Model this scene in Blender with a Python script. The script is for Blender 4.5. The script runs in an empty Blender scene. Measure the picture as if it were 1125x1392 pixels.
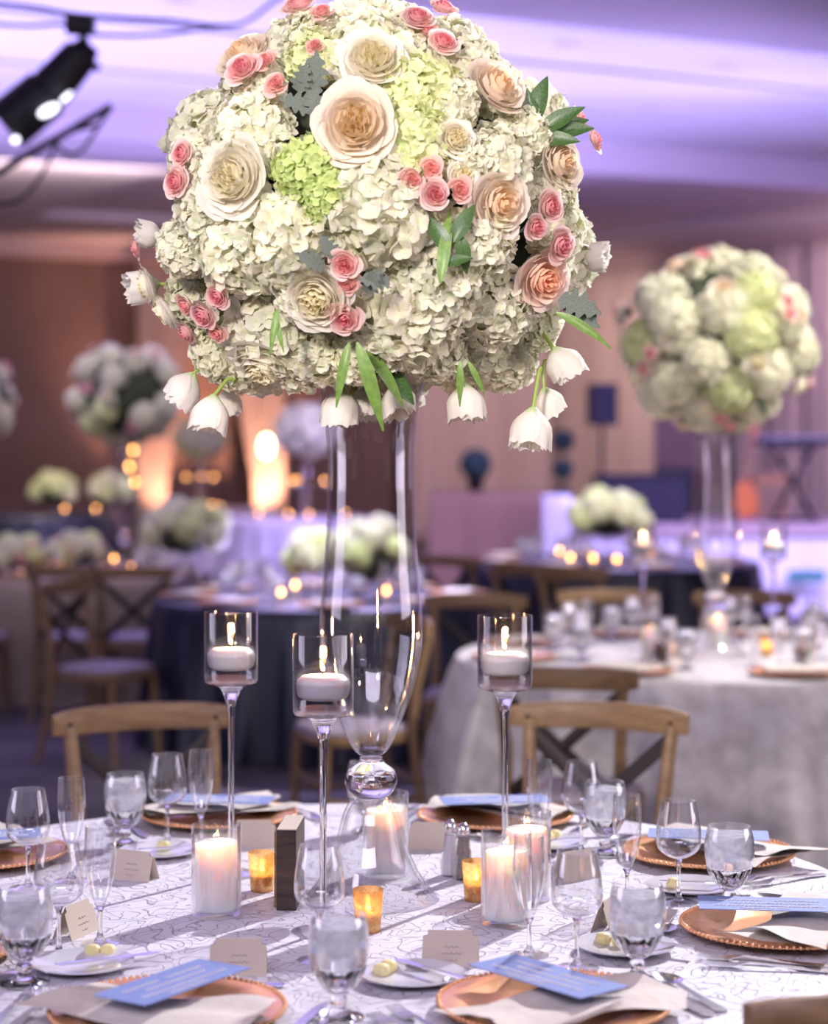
import bpy, bmesh, math, random
from mathutils import Vector, Matrix, Euler
PI = math.pi
R = math.radians
sc = bpy.context.scene
COL = sc.collection
random.seed(7)

# ------------------------------------------------------------------ camera
FPX = 2700.0; CX = 562.5; HY = 605.0; CZ = 1.555; TZ = 0.755
cd = bpy.data.cameras.new('camera'); cam = bpy.data.objects.new('camera', cd); COL.objects.link(cam)
cd.sensor_fit = 'VERTICAL'; cd.sensor_height = 36.0; cd.sensor_width = 36.0
cd.lens = FPX / 1392 * 36.0
cd.shift_y = -(696 - HY) / 1392
cam.location = (0, 0, CZ); cam.rotation_euler = (R(90), 0, 0)
cd.clip_end = 200
cd.dof.use_dof = True; cd.dof.focus_distance = 3.35; cd.dof.aperture_fstop = 2.4
sc.camera = cam
sc.view_settings.view_transform = 'Standard'; sc.view_settings.look = 'None'
sc.view_settings.gamma = 1; sc.view_settings.use_curve_mapping = False
sc.view_settings.exposure = 0.62
cy = sc.cycles
cy.use_denoising = True; cy.max_bounces = 10; cy.diffuse_bounces = 4; cy.glossy_bounces = 5
cy.transmission_bounces = 10; cy.transparent_max_bounces = 48
cy.caustics_reflective = False; cy.caustics_refractive = False
cy.sample_clamp_indirect = 6.0

w = bpy.data.worlds.new('world'); sc.world = w; w.use_nodes = True
w.node_tree.nodes['Background'].inputs[0].default_value = (0.30, 0.26, 0.42, 1)
w.node_tree.nodes['Background'].inputs[1].default_value = 0.3

def P(x, y, D): return Vector(((x - CX) * D / FPX, D, CZ - (y - HY) * D / FPX))
def T(x, y, z=TZ):
    D = (CZ - z) * FPX / (y - HY)
    return Vector(((x - CX) * D / FPX, D, z))

# ------------------------------------------------------------------ lights
def look(loc, tgt): return (Vector(tgt) - Vector(loc)).to_track_quat('-Z', 'Y').to_euler()
def spot(name, loc, tgt, power, col, size=45, blend=0.5, rad=0.08):
    l = bpy.data.lights.new(name, 'SPOT'); l.energy = power; l.color = col
    l.spot_size = R(size); l.spot_blend = blend; l.shadow_soft_size = rad
    o = bpy.data.objects.new(name, l); COL.objects.link(o); o.location = loc; o.rotation_euler = look(loc, tgt)
    return o
def area(name, loc, tgt, power, col, sx, sy):
    l = bpy.data.lights.new(name, 'AREA'); l.energy = power; l.color = col; l.shape = 'RECTANGLE'
    l.size = sx; l.size_y = sy
    o = bpy.data.objects.new(name, l); COL.objects.link(o); o.location = loc; o.rotation_euler = look(loc, tgt)
    return o
def point(name, loc, power, col, rad=0.01, parent=None):
    l = bpy.data.lights.new(name, 'POINT'); l.energy = power; l.color = col; l.shadow_soft_size = rad
    o = bpy.data.objects.new(name, l); COL.objects.link(o); o.location = loc
    if parent: o.parent = parent
    return o
WARMW = (1.0, 0.90, 0.80); LAV = (0.55, 0.42, 1.0); PEACH = (1.0, 0.50, 0.32); COOLW = (0.90, 0.88, 1.0)
# room frame: corner, back wall direction -U, right wall direction V
A27 = R(27); U = Vector((math.cos(A27), math.sin(A27), 0)); V = Vector((math.sin(A27), -math.cos(A27), 0))
CORNER = Vector((2.4, 31.7, 0))
def RM(a, b, z=0): return CORNER - U * a + V * b + Vector((0, 0, z))

spot('key_pin_spot', (2.9, 7.9, 4.3), (-0.05, 3.5, 0.9), 1650, (0.95, 0.92, 1.0), 34, 0.35, 0.04)
spot('flower_spot', (-1.5, -1.0, 3.1), (-0.10, 3.35, 1.97), 550, WARMW, 17, 0.5, 0.22)
spot('flower_spot', (2.2, 0.2, 3.0), (-0.05, 3.4, 2.0), 170, (1.0, 0.86, 0.80), 22, 0.5, 0.2)  # second spot added as fill on the flowers
spot('table_fill_spot', (-2.4, 1.0, 4.2), (-0.1, 3.5, 0.8), 60, (0.75, 0.70, 1.0), 40, 0.7, 0.5)
area('front_fill', (-0.5, -1.5, 4.0), (0, 6, 0.6), 150, (0.85, 0.75, 1.0), 4.0, 2.0)  # large soft fill added above and behind the camera
area('side_fill', (-6.6, 3.0, 2.4), (0, 4.2, 1.2), 62, (0.80, 0.72, 1.0), 3.6, 2.6)  # added side fill, brightens the glass edges
area('side_fill', (6.6, 3.4, 2.4), (0, 4.2, 1.2), 70, (0.95, 0.82, 0.95), 3.6, 2.6)  # matching added fill from the right
# floor cans behind the tables washing the ceiling tray lilac
for a_, b_, pw in ((4.0, 13.3, 700), (7.0, 13.2, 500), (9.0, 11.9, 480), (12.0, 11.9, 620), (15.0, 12.2, 760), (11.3, 14.8, 380), (14.8, 15.0, 600)):
    loc = RM(a_, b_, 0.25)
    spot('ceiling_wash_lamp', loc, RM(a_, b_ - 0.3, 4.75), pw, (0.48, 0.40, 1.0), 100, 0.45, 0.08)
# pins for the tables behind
spot('pin_spot', (2.6, 5.6, 4.2), (1.15, 7.5, 1.4), 520, (1.0, 0.93, 0.90), 34, 0.5, 0.08)
spot('pin_spot', (2.7, 9.3, 4.2), (1.2, 7.5, 0.8), 380, (1.0, 0.95, 1.0), 34, 0.4, 0.08)
spot('pin_spot', (-0.4, 8.6, 4.3), (-0.4, 10.5, 0.9), 900, (0.9, 0.88, 0.95), 24, 0.4, 0.1)
spot('pin_spot', (-0.2, 13.0, 4.3), (-0.4, 10.5, 0.8), 1900, (0.55, 0.47, 1.0), 20, 0.4, 0.1)
spot('pin_spot', (1.4, 11.0, 4.3), (1.35, 13.6, 1.0), 750, (1.0, 0.96, 0.9), 24, 0.4, 0.1)
spot('pin_spot', (1.9, 16.5, 4.3), (1.4, 13.6, 0.8), 500, (0.5, 0.42, 1.0), 30, 0.4, 0.1)
spot('pin_spot', (-2.0, 10.0, 4.3), (-2.1, 12.6, 1.4), 210, (0.95, 0.85, 1.0), 40, 0.5, 0.1)
spot('pin_spot', (-1.6, 15.5, 4.3), (-1.9, 12.6, 0.8), 150, (0.6, 0.5, 1.0), 34, 0.5, 0.1)
spot('pin_spot', (-0.2, 18.0, 4.3), (-1.3, 21.8, 0.5), 900, (0.55, 0.46, 1.0), 30, 0.6, 0.1)
spot('pin_spot', (-3.0, 19.5, 4.3), (-4.2, 23.8, 0.9), 500, (1.0, 0.9, 0.7), 30, 0.6, 0.1)
area('stage_front_wash', (4.4, 15.0, 2.6), (4.4, 18.0, 0.4), 210, (0.50, 0.40, 1.0), 3.5, 0.5)
area('stage_front_wash', (2.4, 15.8, 3.2), (2.6, 18.6, 0.6), 60, (0.50, 0.40, 1.0), 3.0, 0.5)

# ------------------------------------------------------------------ materials
MATS = {}
def nodes(name):
    m = bpy.data.materials.new(name); m.use_nodes = True; nt = m.node_tree
    return m, nt, nt.nodes['Principled BSDF']
def mat(name, col, rough=0.5, metal=0.0, noise=None, bump=0.0, nscale=40, sss=0, sssr=(0.02, 0.01, 0.006), emis=None, es=0, sheen=0, coat=0, spec=0.5):
    m, nt, b = nodes(name)
    b.inputs['Base Color'].default_value = (*col, 1); b.inputs['Roughness'].default_value = rough
    b.inputs['Metallic'].default_value = metal; b.inputs['Specular IOR Level'].default_value = spec
    b.inputs['Sheen Weight'].default_value = sheen; b.inputs['Coat Weight'].default_value = coat
    if sss:
        b.inputs['Subsurface Weight'].default_value = sss; b.inputs['Subsurface Radius'].default_value = sssr
        b.inputs['Subsurface Scale'].default_value = 1.0
    if emis:
        b.inputs['Emission Color'].default_value = (*emis, 1); b.inputs['Emission Strength'].default_value = es
    if noise or bump:
        tc = nt.nodes.new('ShaderNodeTexCoord'); n = nt.nodes.new('ShaderNodeTexNoise')
        n.inputs['Scale'].default_value = nscale; n.inputs['Detail'].default_value = 5
        nt.links.new(tc.outputs['Object'], n.inputs['Vector'])
        if noise:
            mx = nt.nodes.new('ShaderNodeMix'); mx.data_type = 'RGBA'
            mx.inputs[6].default_value = (*col, 1); mx.inputs[7].default_value = (*noise, 1)
            rr = nt.nodes.new('ShaderNodeMapRange'); rr.inputs[1].default_value = 0.35; rr.inputs[2].default_value = 0.65
            nt.links.new(n.outputs['Fac'], rr.inputs[0]); nt.links.new(rr.outputs[0], mx.inputs[0])
            nt.links.new(mx.outputs[2], b.inputs['Base Color'])
        if bump:
            bp = nt.nodes.new('ShaderNodeBump'); bp.inputs['Strength'].default_value = bump; bp.inputs['Distance'].default_value = 0.01
            nt.links.new(n.outputs['Fac'], bp.inputs['Height']); nt.links.new(bp.outputs[0], b.inputs['Normal'])
    MATS[name] = m
    return m
def wood(name, c1, c2, rough=0.45, sc_=(1.5, 14, 14)):
    m, nt, b = nodes(name)
    tc = nt.nodes.new('ShaderNodeTexCoord'); mp = nt.nodes.new('ShaderNodeMapping'); mp.inputs['Scale'].default_value = sc_
    n = nt.nodes.new('ShaderNodeTexNoise'); n.inputs['Scale'].default_value = 4; n.inputs['Detail'].default_value = 6
    cr = nt.nodes.new('ShaderNodeValToRGB'); cr.color_ramp.elements[0].position = 0.35; cr.color_ramp.elements[1].position = 0.7
    cr.color_ramp.elements[0].color = (*c1, 1); cr.color_ramp.elements[1].color = (*c2, 1)
    nt.links.new(tc.outputs['Object'], mp.inputs[0]); nt.links.new(mp.outputs[0], n.inputs['Vector'])
    nt.links.new(n.outputs['Fac'], cr.inputs[0]); nt.links.new(cr.outputs[0], b.inputs['Base Color'])
    b.inputs['Roughness'].default_value = rough
    return m
def thin_glass(name, tint=(0.985, 0.985, 0.99), pw=2.5, lo=0.07, hi=0.9, rough=0.035):
    # thin-walled clear glass: reflection grows towards grazing view
    m = bpy.data.materials.new(name); m.use_nodes = True; nt = m.node_tree
    nt.nodes.remove(nt.nodes['Principled BSDF']); out = nt.nodes['Material Output']
    lw = nt.nodes.new('ShaderNodeLayerWeight'); lw.inputs['Blend'].default_value = 0.5
    p = nt.nodes.new('ShaderNodeMath'); p.operation = 'POWER'; p.inputs[1].default_value = pw
    a = nt.nodes.new('ShaderNodeMath'); a.operation = 'MULTIPLY_ADD'; a.inputs[1].default_value = hi; a.inputs[2].default_value = lo
    tr = nt.nodes.new('ShaderNodeBsdfTransparent'); tr.inputs[0].default_value = (*tint, 1)
    gl = nt.nodes.new('ShaderNodeBsdfGlossy'); gl.inputs['Roughness'].default_value = rough; gl.inputs[0].default_value = (1, 1, 1, 1)
    mx = nt.nodes.new('ShaderNodeMixShader')
    nt.links.new(lw.outputs['Facing'], p.inputs[0]); nt.links.new(p.outputs[0], a.inputs[0]); nt.links.new(a.outputs[0], mx.inputs[0])
    nt.links.new(tr.outputs[0], mx.inputs[1]); nt.links.new(gl.outputs[0], mx.inputs[2]); nt.links.new(mx.outputs[0], out.inputs[0])
    return m
def solid_glass(name, ior=1.47, rough=0.0, tint=(1, 1, 1)):
    m, nt, b = nodes(name)
    b.inputs['Transmission Weight'].default_value = 1; b.inputs['IOR'].default_value = ior
    b.inputs['Roughness'].default_value = rough; b.inputs['Base Color'].default_value = (*tint, 1)
    return m
def frosty(name):
    # iced water: patches of white ice in clear water
    m = bpy.data.materials.new(name); m.use_nodes = True; nt = m.node_tree
    nt.nodes.remove(nt.nodes['Principled BSDF']); out = nt.nodes['Material Output']
    tc = nt.nodes.new('ShaderNodeTexCoord'); n = nt.nodes.new('ShaderNodeTexNoise'); n.inputs['Scale'].default_value = 45; n.inputs['Detail'].default_value = 3
    nt.links.new(tc.outputs['Object'], n.inputs['Vector'])
    rr = nt.nodes.new('ShaderNodeMapRange'); rr.inputs[1].default_value = 0.3; rr.inputs[2].default_value = 0.65; rr.inputs[3].default_value = 0.38; rr.inputs[4].default_value = 0.92
    nt.links.new(n.outputs['Fac'], rr.inputs[0])
    tr = nt.nodes.new('ShaderNodeBsdfTransparent'); tr.inputs[0].default_value = (0.95, 0.96, 1, 1)
    df = nt.nodes.new('ShaderNodeBsdfDiffuse'); df.inputs[0].default_value = (0.93, 0.93, 0.96, 1)
    tl = nt.nodes.new('ShaderNodeBsdfTranslucent'); tl.inputs[0].default_value = (0.95, 0.95, 0.98, 1)
    gl = nt.nodes.new('ShaderNodeBsdfGlossy'); gl.inputs['Roughness'].default_value = 0.12
    m1 = nt.nodes.new('ShaderNodeMixShader'); m1.inputs[0].default_value = 0.5
    m2 = nt.nodes.new('ShaderNodeMixShader'); m2.inputs[0].default_value = 0.12
    m3 = nt.nodes.new('ShaderNodeMixShader')
    L = nt.links.new
    L(df.outputs[0], m1.inputs[1]); L(tl.outputs[0], m1.inputs[2]); L(m1.outputs[0], m2.inputs[1]); L(gl.outputs[0], m2.inputs[2])
    L(rr.outputs[0], m3.inputs[0]); L(tr.outputs[0], m3.inputs[1]); L(m2.outputs[0], m3.inputs[2]); L(m3.outputs[0], out.inputs[0])
    return m
def petal_mat(name, tint=(1, 1, 1), sss=0.4):
    m, nt, b = nodes(name)
    at = nt.nodes.new('ShaderNodeAttribute'); at.attribute_name = 'Col'
    mx = nt.nodes.new('ShaderNodeMix'); mx.data_type = 'RGBA'; mx.blend_type = 'MULTIPLY'; mx.inputs[0].default_value = 1
    mx.inputs[7].default_value = (*tint, 1)
    oi = nt.nodes.new('ShaderNodeObjectInfo'); hv = nt.nodes.new('ShaderNodeHueSaturation')
    rr = nt.nodes.new('ShaderNodeMapRange'); rr.inputs[3].default_value = 0.93; rr.inputs[4].default_value = 1.04
    nt.links.new(oi.outputs['Random'], rr.inputs[0]); nt.links.new(rr.outputs[0], hv.inputs['Value'])
    nt.links.new(at.outputs['Color'], mx.inputs[6]); nt.links.new(mx.outputs[2], hv.inputs['Color'])
    nt.links.new(hv.outputs[0], b.inputs['Base Color'])
    b.inputs['Roughness'].default_value = 0.55; b.inputs['Specular IOR Level'].default_value = 0.3
    tl = nt.nodes.new('ShaderNodeBsdfTranslucent'); ms = nt.nodes.new('ShaderNodeMixShader'); ms.inputs[0].default_value = sss
    nt.links.new(hv.outputs[0], tl.inputs[0]); nt.links.new(b.outputs[0], ms.inputs[1]); nt.links.new(tl.outputs[0], ms.inputs[2])
    nt.links.new(ms.outputs[0], nt.nodes['Material Output'].inputs[0])
    return m
def scroll_cloth(name, base, line, s=16):
    m, nt, b = nodes(name); L = nt.links.new
    tc = nt.nodes.new('ShaderNodeTexCoord')
    def contour(scale, freq, width):
        n = nt.nodes.new('ShaderNodeTexNoise'); n.inputs['Scale'].default_value = scale; n.inputs['Detail'].default_value = 0.6; n.inputs['Distortion'].default_value = 0.9
        L(tc.outputs['Object'], n.inputs['Vector'])
        mu = nt.nodes.new('ShaderNodeMath'); mu.operation = 'MULTIPLY'; mu.inputs[1].default_value = freq
        fr = nt.nodes.new('ShaderNodeMath'); fr.operation = 'PINGPONG'; fr.inputs[1].default_value = 0.5
        L(n.outputs['Fac'], mu.inputs[0]); L(mu.outputs[0], fr.inputs[0])
        mr = nt.nodes.new('ShaderNodeMapRange'); mr.inputs[1].default_value = 0.0; mr.inputs[2].default_value = width; mr.inputs[3].default_value = 1; mr.inputs[4].default_value = 0
        L(fr.outputs[0], mr.inputs[0]); return mr
    c1 = contour(s, 6, 0.08); c2 = contour(s * 0.6, 7, 0.07)
    mxm = nt.nodes.new('ShaderNodeMath'); mxm.operation = 'MAXIMUM'; L(c1.outputs[0], mxm.inputs[0]); L(c2.outputs[0], mxm.inputs[1])
    mx = nt.nodes.new('ShaderNodeMix'); mx.data_type = 'RGBA'; mx.inputs[6].default_value = (*base, 1); mx.inputs[7].default_value = (*line, 1)
    L(mxm.outputs[0], mx.inputs[0]); L(mx.outputs[2], b.inputs['Base Color'])
    bp = nt.nodes.new('ShaderNodeBump'); bp.inputs['Strength'].default_value = 0.7; bp.inputs['Distance'].default_value = 0.003
    L(mxm.outputs[0], bp.inputs['Height']); L(bp.outputs[0], b.inputs['Normal'])
    b.inputs['Roughness'].default_value = 0.5; b.inputs['Sheen Weight'].default_value = 0.2
    return m

M_GLASS = thin_glass('clear_glass')
M_GLASSC = thin_glass('cup_glass', pw=2.0, lo=0.06, hi=0.8, rough=0.05)
M_GLASSB = thin_glass('banquet_glass', pw=2.0, lo=0.20, hi=0.7, rough=0.08)
M_GLASSV = thin_glass('vase_glass', pw=2.6, hi=0.55, lo=0.05)
M_SOLID = solid_glass('solid_glass')
M_CUT = solid_glass('cut_glass')
M_WATER = thin_glass('water', (0.96, 0.97, 0.99), 2.0, 0.06, 0.6)
M_ICE = frosty('iced_water')
M_WAX = mat('wax', (0.93, 0.86, 0.80), 0.5, sss=1.0, sssr=(0.045, 0.022, 0.012))
M_WAXW = mat('white_wax', (0.92, 0.88, 0.86), 0.4, sss=0.6, sssr=(0.012, 0.007, 0.005))
M_FLAME = mat('flame', (1, 0.6, 0.2), 1, emis=(1.0, 0.55, 0.18), es=16)
M_BOKEH = mat('far_flame', (1, 0.6, 0.2), 1, emis=(1.0, 0.42, 0.10), es=16)
M_WICK = mat('wick', (0.03, 0.02, 0.02), 0.9)
M_GOLDVOT = mat('gold_votive_glass', (0.85, 0.50, 0.16), 0.25, 0.55, noise=(1.0, 0.72, 0.34), bump=0.4, nscale=90)
M_CLOTH = scroll_cloth('embroidered_white_cloth', (0.76, 0.74, 0.79), (0.34, 0.31, 0.39))
M_VELVET = mat('crushed_ivory_velvet', (0.52, 0.49, 0.48), 0.5, noise=(0.74, 0.71, 0.71), bump=0.6, nscale=14, sheen=0.4)
M_NAVY = mat('navy_linen', (0.012, 0.014, 0.034), 0.42, noise=(0.018, 0.022, 0.05), nscale=6, spec=0.7)
M_CREAM = mat('champagne_linen', (0.28, 0.22, 0.18), 0.7, noise=(0.34, 0.27, 0.22), nscale=8)
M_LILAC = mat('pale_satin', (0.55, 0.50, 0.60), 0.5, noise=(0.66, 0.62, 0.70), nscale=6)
M_WOOD = wood('limed_oak', (0.215, 0.125, 0.055), (0.34, 0.215, 0.105))
M_WOODD = wood('dark_walnut', (0.03, 0.018, 0.012), (0.10, 0.06, 0.04))
M_STRAP = mat('dark_iron_strap', (0.035, 0.027, 0.026), 0.5, 0.4)
M_SEAT = mat('lavender_grey_cushion', (0.42, 0.36, 0.40), 0.8, bump=0.2)
M_GOLD = mat('gold_charger', (0.95, 0.50, 0.24), 0.26, 0.6, bump=0.06, nscale=60)
M_NAPKIN = mat('ivory_linen_napkin', (0.66, 0.60, 0.52), 0.85, noise=(0.72, 0.66, 0.58), bump=0.35, nscale=35)
M_BLUE = mat('dusty_blue_card', (0.20, 0.27, 0.55), 0.7)
M_INKW = mat('silver_lettering', (0.9, 0.86, 0.82), 0.5)
M_INKD = mat('grey_lettering', (0.16, 0.14, 0.16), 0.6)
M_CARD = mat('ivory_card', (0.64, 0.55, 0.44), 0.8)
M_SILVER = mat('silverware', (0.78, 0.78, 0.82), 0.22, 1.0)
M_CHINA = mat('white_china', (0.74, 0.73, 0.78), 0.15, coat=0.5)
M_BUTTER = mat('butter', (0.86, 0.78, 0.38), 0.45, sss=0.4)
M_SALT = mat('salt', (0.8, 0.78, 0.8), 0.9)
M_PEPPER = mat('pepper', (0.16, 0.12, 0.10), 0.9, noise=(0.34, 0.28, 0.24), nscale=400)
M_CORE = mat('floral_foam_greens', (0.025, 0.035, 0.018), 0.95, noise=(0.05, 0.06, 0.03), nscale=30)
M_LEAF = mat('green_leaf', (0.03, 0.075, 0.02), 0.4, noise=(0.07, 0.15, 0.035), nscale=25)
M_STEMG = mat('tulip_stem', (0.30, 0.42, 0.08), 0.45)
M_DUSTY = mat('dusty_miller', (0.09, 0.115, 0.095), 0.85, noise=(0.18, 0.21, 0.17), nscale=50)
M_WHITEP = petal_mat('petal'); M_LIMEP = petal_mat('lime_petal', (0.95, 1.0, 0.72))
M_GREENW = petal_mat('pale_green_petal', (0.97, 1.0, 0.88))
M_BLACK = mat('black_metal', (0.012, 0.010, 0.016), 0.5, 0.3)
M_CEIL = mat('ceiling_paint', (0.70, 0.68, 0.74), 0.9)
M_SOFF = mat('soffit_paint', (0.70, 0.62, 0.66), 0.9)
M_WALL = mat('taupe_wall', (0.17, 0.105, 0.085), 0.9, noise=(0.19, 0.12, 0.10), nscale=2)
M_MOULD = mat('cornice', (0.50, 0.38, 0.36), 0.8)
M_DRAPE = mat('ivory_voile', (0.50, 0.40, 0.34), 0.85)
M_SKIRT = mat('peach_skirt', (0.42, 0.25, 0.17), 0.85)
M_FLOOR = mat('carpet', (0.075, 0.065, 0.07), 0.95, noise=(0.15, 0.13, 0.135), nscale=2.2)
M_STAGE = mat('stage_white_skirt', (0.80, 0.78, 0.85), 0.7)
M_EXIT = mat('green_panel', (0.03, 0.22, 0.20), 0.6)
M_TOPIARY = mat('topiary_leaves', (0.02, 0.05, 0.045), 0.9, noise=(0.04, 0.08, 0.07), bump=1, nscale=40)
M_SPEAK = mat('speaker_cloth', (0.022, 0.019, 0.036), 0.8)
M_ORANGE = mat('guitar_orange', (0.65, 0.18, 0.04), 0.3, coat=0.6)
M_AMP = mat('tan_amp', (0.50, 0.26, 0.12), 0.7)
M_LENS = mat('lamp_lens', (1, 1, 1), 0.3, emis=(0.85, 0.85, 1.0), es=2.2)
M_LANTERN = mat('lantern_glow', (1, 0.8, 0.5), 0.5, emis=(1.0, 0.72, 0.38), es=10)

# ------------------------------------------------------------------ object helpers
def new_ob(name, data, parent=None, loc=(0, 0, 0), rot=(0, 0, 0), scale=None):
    o = bpy.data.objects.new(name, data); COL.objects.link(o); o.location = loc; o.rotation_euler = rot
    if scale is not None: o.scale = scale if hasattr(scale, '__len__') else (scale,) * 3
    if parent: o.parent = parent
    return o
def tag(o, label=None, cat=None, group=None, kind=None):
    if label: o['label'] = label
    if cat: o['category'] = cat
    if group: o['group'] = group
    if kind: o['kind'] = kind
    return o
def thing(name, label, cat, loc=(0, 0, 0), rz=0, group=None):
    return tag(new_ob(name, None, None, loc, (0, 0, rz)), label, cat, group)
def structure(name, me, label=None, loc=(0, 0, 0), rot=(0, 0, 0)):
    o = new_ob(name, me, None, loc, rot); o['kind'] = 'structure'
    return o
def copy_thing(root, loc, rz=0.0, label=None, group=None, scale=None):
    r = root.copy(); COL.objects.link(r); r.location = loc; r.rotation_euler = (0, 0, rz)
    if scale: r.scale = (scale,) * 3
    if label: r['label'] = label
    if group: r['group'] = group
    for ch in list(root.children):
        c = ch.copy(); COL.objects.link(c); c.parent = r
        for g in list(ch.children):
            d = g.copy(); COL.objects.link(d); d.parent = c
    return r
class Maker:
    """the first call moves the prototype itself, later calls copy it"""
    def __init__(self, fn): self.fn = fn; self.root = None
    def __call__(self, loc, rz=0.0, label=None, group=None, scale=None):
        if self.root is None:
            self.root = self.fn(); r = self.root
            r.location = loc; r.rotation_euler = (0, 0, rz)
            if label: r['label'] = label
            if group: r['group'] = group
            if scale: r.scale = (scale,) * 3
            return r
        r = copy_thing(self.root, loc, rz, label, group, scale)
        if not scale: r.scale = (1, 1, 1)
        if not group and 'group' in r.keys(): del r['group']
        return r
def mesh(name, verts, faces, m, smooth=True, cols=None):
    me = bpy.data.meshes.new(name); me.from_pydata([tuple(v) for v in verts], [], faces)
    if cols is not None:
        a = me.color_attributes.new('Col', 'FLOAT_COLOR', 'POINT')
        flat = []
        for c in cols: flat += [c[0], c[1], c[2], 1.0]
        a.data.foreach_set('color', flat)
    me.materials.append(m); me.update()
    if smooth: me.polygons.foreach_set('use_smooth', [True] * len(me.polygons))
    return me
class B:
    """collects shapes, builds one mesh"""
    def __init__(s): s.v = []; s.f = []
    def add(s, vs, fs, M=None):
        o = len(s.v)
        for v in vs: s.v.append(M @ Vector(v) if M else Vector(v))
        for f in fs: s.f.append([i + o for i in f])
        return s
    def box(s, a, b, M=None):
        x0, y0, z0 = a; x1, y1, z1 = b
        return s.add([(x0, y0, z0), (x1, y0, z0), (x1, y1, z0), (x0, y1, z0), (x0, y0, z1), (x1, y0, z1), (x1, y1, z1), (x0, y1, z1)],
                     [(0, 3, 2, 1), (4, 5, 6, 7), (0, 1, 5, 4), (1, 2, 6, 5), (2, 3, 7, 6), (3, 0, 4, 7)], M)
    def lathe(s, prof, n=32, M=None, closed=False, fl=None):
        vs = []; fs = []
        for (r, z) in prof:
            for k in range(n):
                a = 2 * PI * k / n; rr = r if fl is None else r * fl(a, z)
                vs.append((rr * math.cos(a), rr * math.sin(a), z))
        m = len(prof)
        for i in range(m if closed else m - 1):
            j = (i + 1) % m
            for k in range(n):
                k2 = (k + 1) % n
                fs.append((i * n + k, i * n + k2, j * n + k2, j * n + k))
        if not closed:
            if prof[0][0] > 1e-6: fs.append(tuple(range(n - 1, -1, -1)))
            if prof[-1][0] > 1e-6: fs.append(tuple((m - 1) * n + k for k in range(n)))
        return s.add(vs, fs, M)
    def tube(s, pts, rad, n=8, M=None, cap=True, flat=1.0, flata=1.0):
        pts = [Vector(p) for p in pts]; vs = []; fs = []
        rads = rad if hasattr(rad, '__len__') else [rad] * len(pts)
        up = Vector((0, 0, 1)); prev = None
        for i, p in enumerate(pts):
            t = (pts[min(i + 1, len(pts) - 1)] - pts[max(i - 1, 0)]).normalized()
            if prev is None:
                a = t.cross(up)
                if a.length < 1e-3: a = t.cross(Vector((1, 0, 0)))
                a.normalize()
            else:
                a = prev - t * prev.dot(t)
                a = a.normalized() if a.length > 1e-6 else t.orthogonal().normalized()
            prev = a; b = t.cross(a)
            for k in range(n):
                an = 2 * PI * k / n
                vs.append(p + a * math.cos(an) * rads[i] * flata + b * math.sin(an) * rads[i] * flat)
        for i in range(len(pts) - 1):
            for k in range(n):
                k2 = (k + 1) % n
                fs.append((i * n + k, i * n + k2, (i + 1) * n + k2, (i + 1) * n + k))
        if cap:
            fs.append(tuple(range(n - 1, -1, -1))); fs.append(tuple((len(pts) - 1) * n + k for k in range(n)))
        return s.add(vs, fs, M)
    def sphere(s, c, r, n=12, m=8, M=None):
        rx, ry, rz = r if hasattr(r, '__len__') else (r, r, r); vs = []; fs = []
        for i in range(m + 1):
            t = PI * i / m
            for k in range(n):
                a = 2 * PI * k / n
                vs.append((c[0] + rx * math.sin(t) * math.cos(a), c[1] + ry * math.sin(t) * math.sin(a), c[2] + rz * math.cos(t)))
        for i in range(m):
            for k in range(n):
                k2 = (k + 1) % n
                fs.append((i * n + k, (i + 1) * n + k, (i + 1) * n + k2, i * n + k2))
        return s.add(vs, fs, M)
    def mesh(s, name, m, smooth=True, fix=True, bevel=0):
        me = bpy.data.meshes.new(name); me.from_pydata([tuple(v) for v in s.v], [], s.f); me.materials.append(m)
        if fix:
            bm = bmesh.new(); bm.from_mesh(me); bmesh.ops.remove_doubles(bm, verts=bm.verts, dist=1e-6)
            bmesh.ops.recalc_face_normals(bm, faces=bm.faces)
            if bevel: bmesh.ops.bevel(bm, geom=list(bm.edges), offset=bevel, segments=2, profile=0.5, affect='EDGES')
            bm.to_mesh(me); bm.free()
        me.update()
        if smooth and not bevel:
            me.polygons.foreach_set('use_smooth', [True] * len(me.polygons))
            try: me.set_sharp_from_angle(angle=R(40))
            except Exception: pass
        return me
def boxm(a, b, m, bevel=0, name='box', M=None): return B().box(a, b, M).mesh(name, m, False, bevel=bevel)
def qm(ps, m, name='panel'): return mesh(name, ps, [tuple(range(len(ps)))], m, False)

# ------------------------------------------------------------------ room
def slab(name, a0, a1, b0, b1, z0, z1, m):
    M = Matrix.Identity(4)
    vs = [RM(a, b, z) for z in (z0, z1) for (a, b) in ((a0, b0), (a1, b0), (a1, b1), (a0, b1))]
    fs = [(0, 3, 2, 1), (4, 5, 6, 7), (0, 1, 5, 4), (1, 2, 6, 5), (2, 3, 7, 6), (3, 0, 4, 7)]
    me = B().add(vs, fs).mesh(name, m, False)
    return structure(name, me)
A1, B1 = 27.0, 33.0; SZ = 4.4; CEZ = 4.75
slab('floor', -0.3, A1, -0.3, B1, -0.1, 0.0, M_FLOOR)
slab('wall_back', -0.3, A1 + 0.3, -0.3, 0.0, 0, CEZ + 0.6, M_WALL)
slab('wall_right', -0.3, 0.0, 0.0, B1, 0, CEZ + 0.6, M_WALL)
slab('wall_left', A1, A1 + 0.3, 0.0, B1, 0, CEZ + 0.6, M_WALL)
slab('wall_front', -0.3, A1 + 0.3, B1, B1 + 0.3, 0, CEZ + 0.6, M_WALL)
slab('ceiling', 0.0, A1, 0.0, B1, CEZ + 0.35, CEZ + 0.6, M_CEIL)
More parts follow.
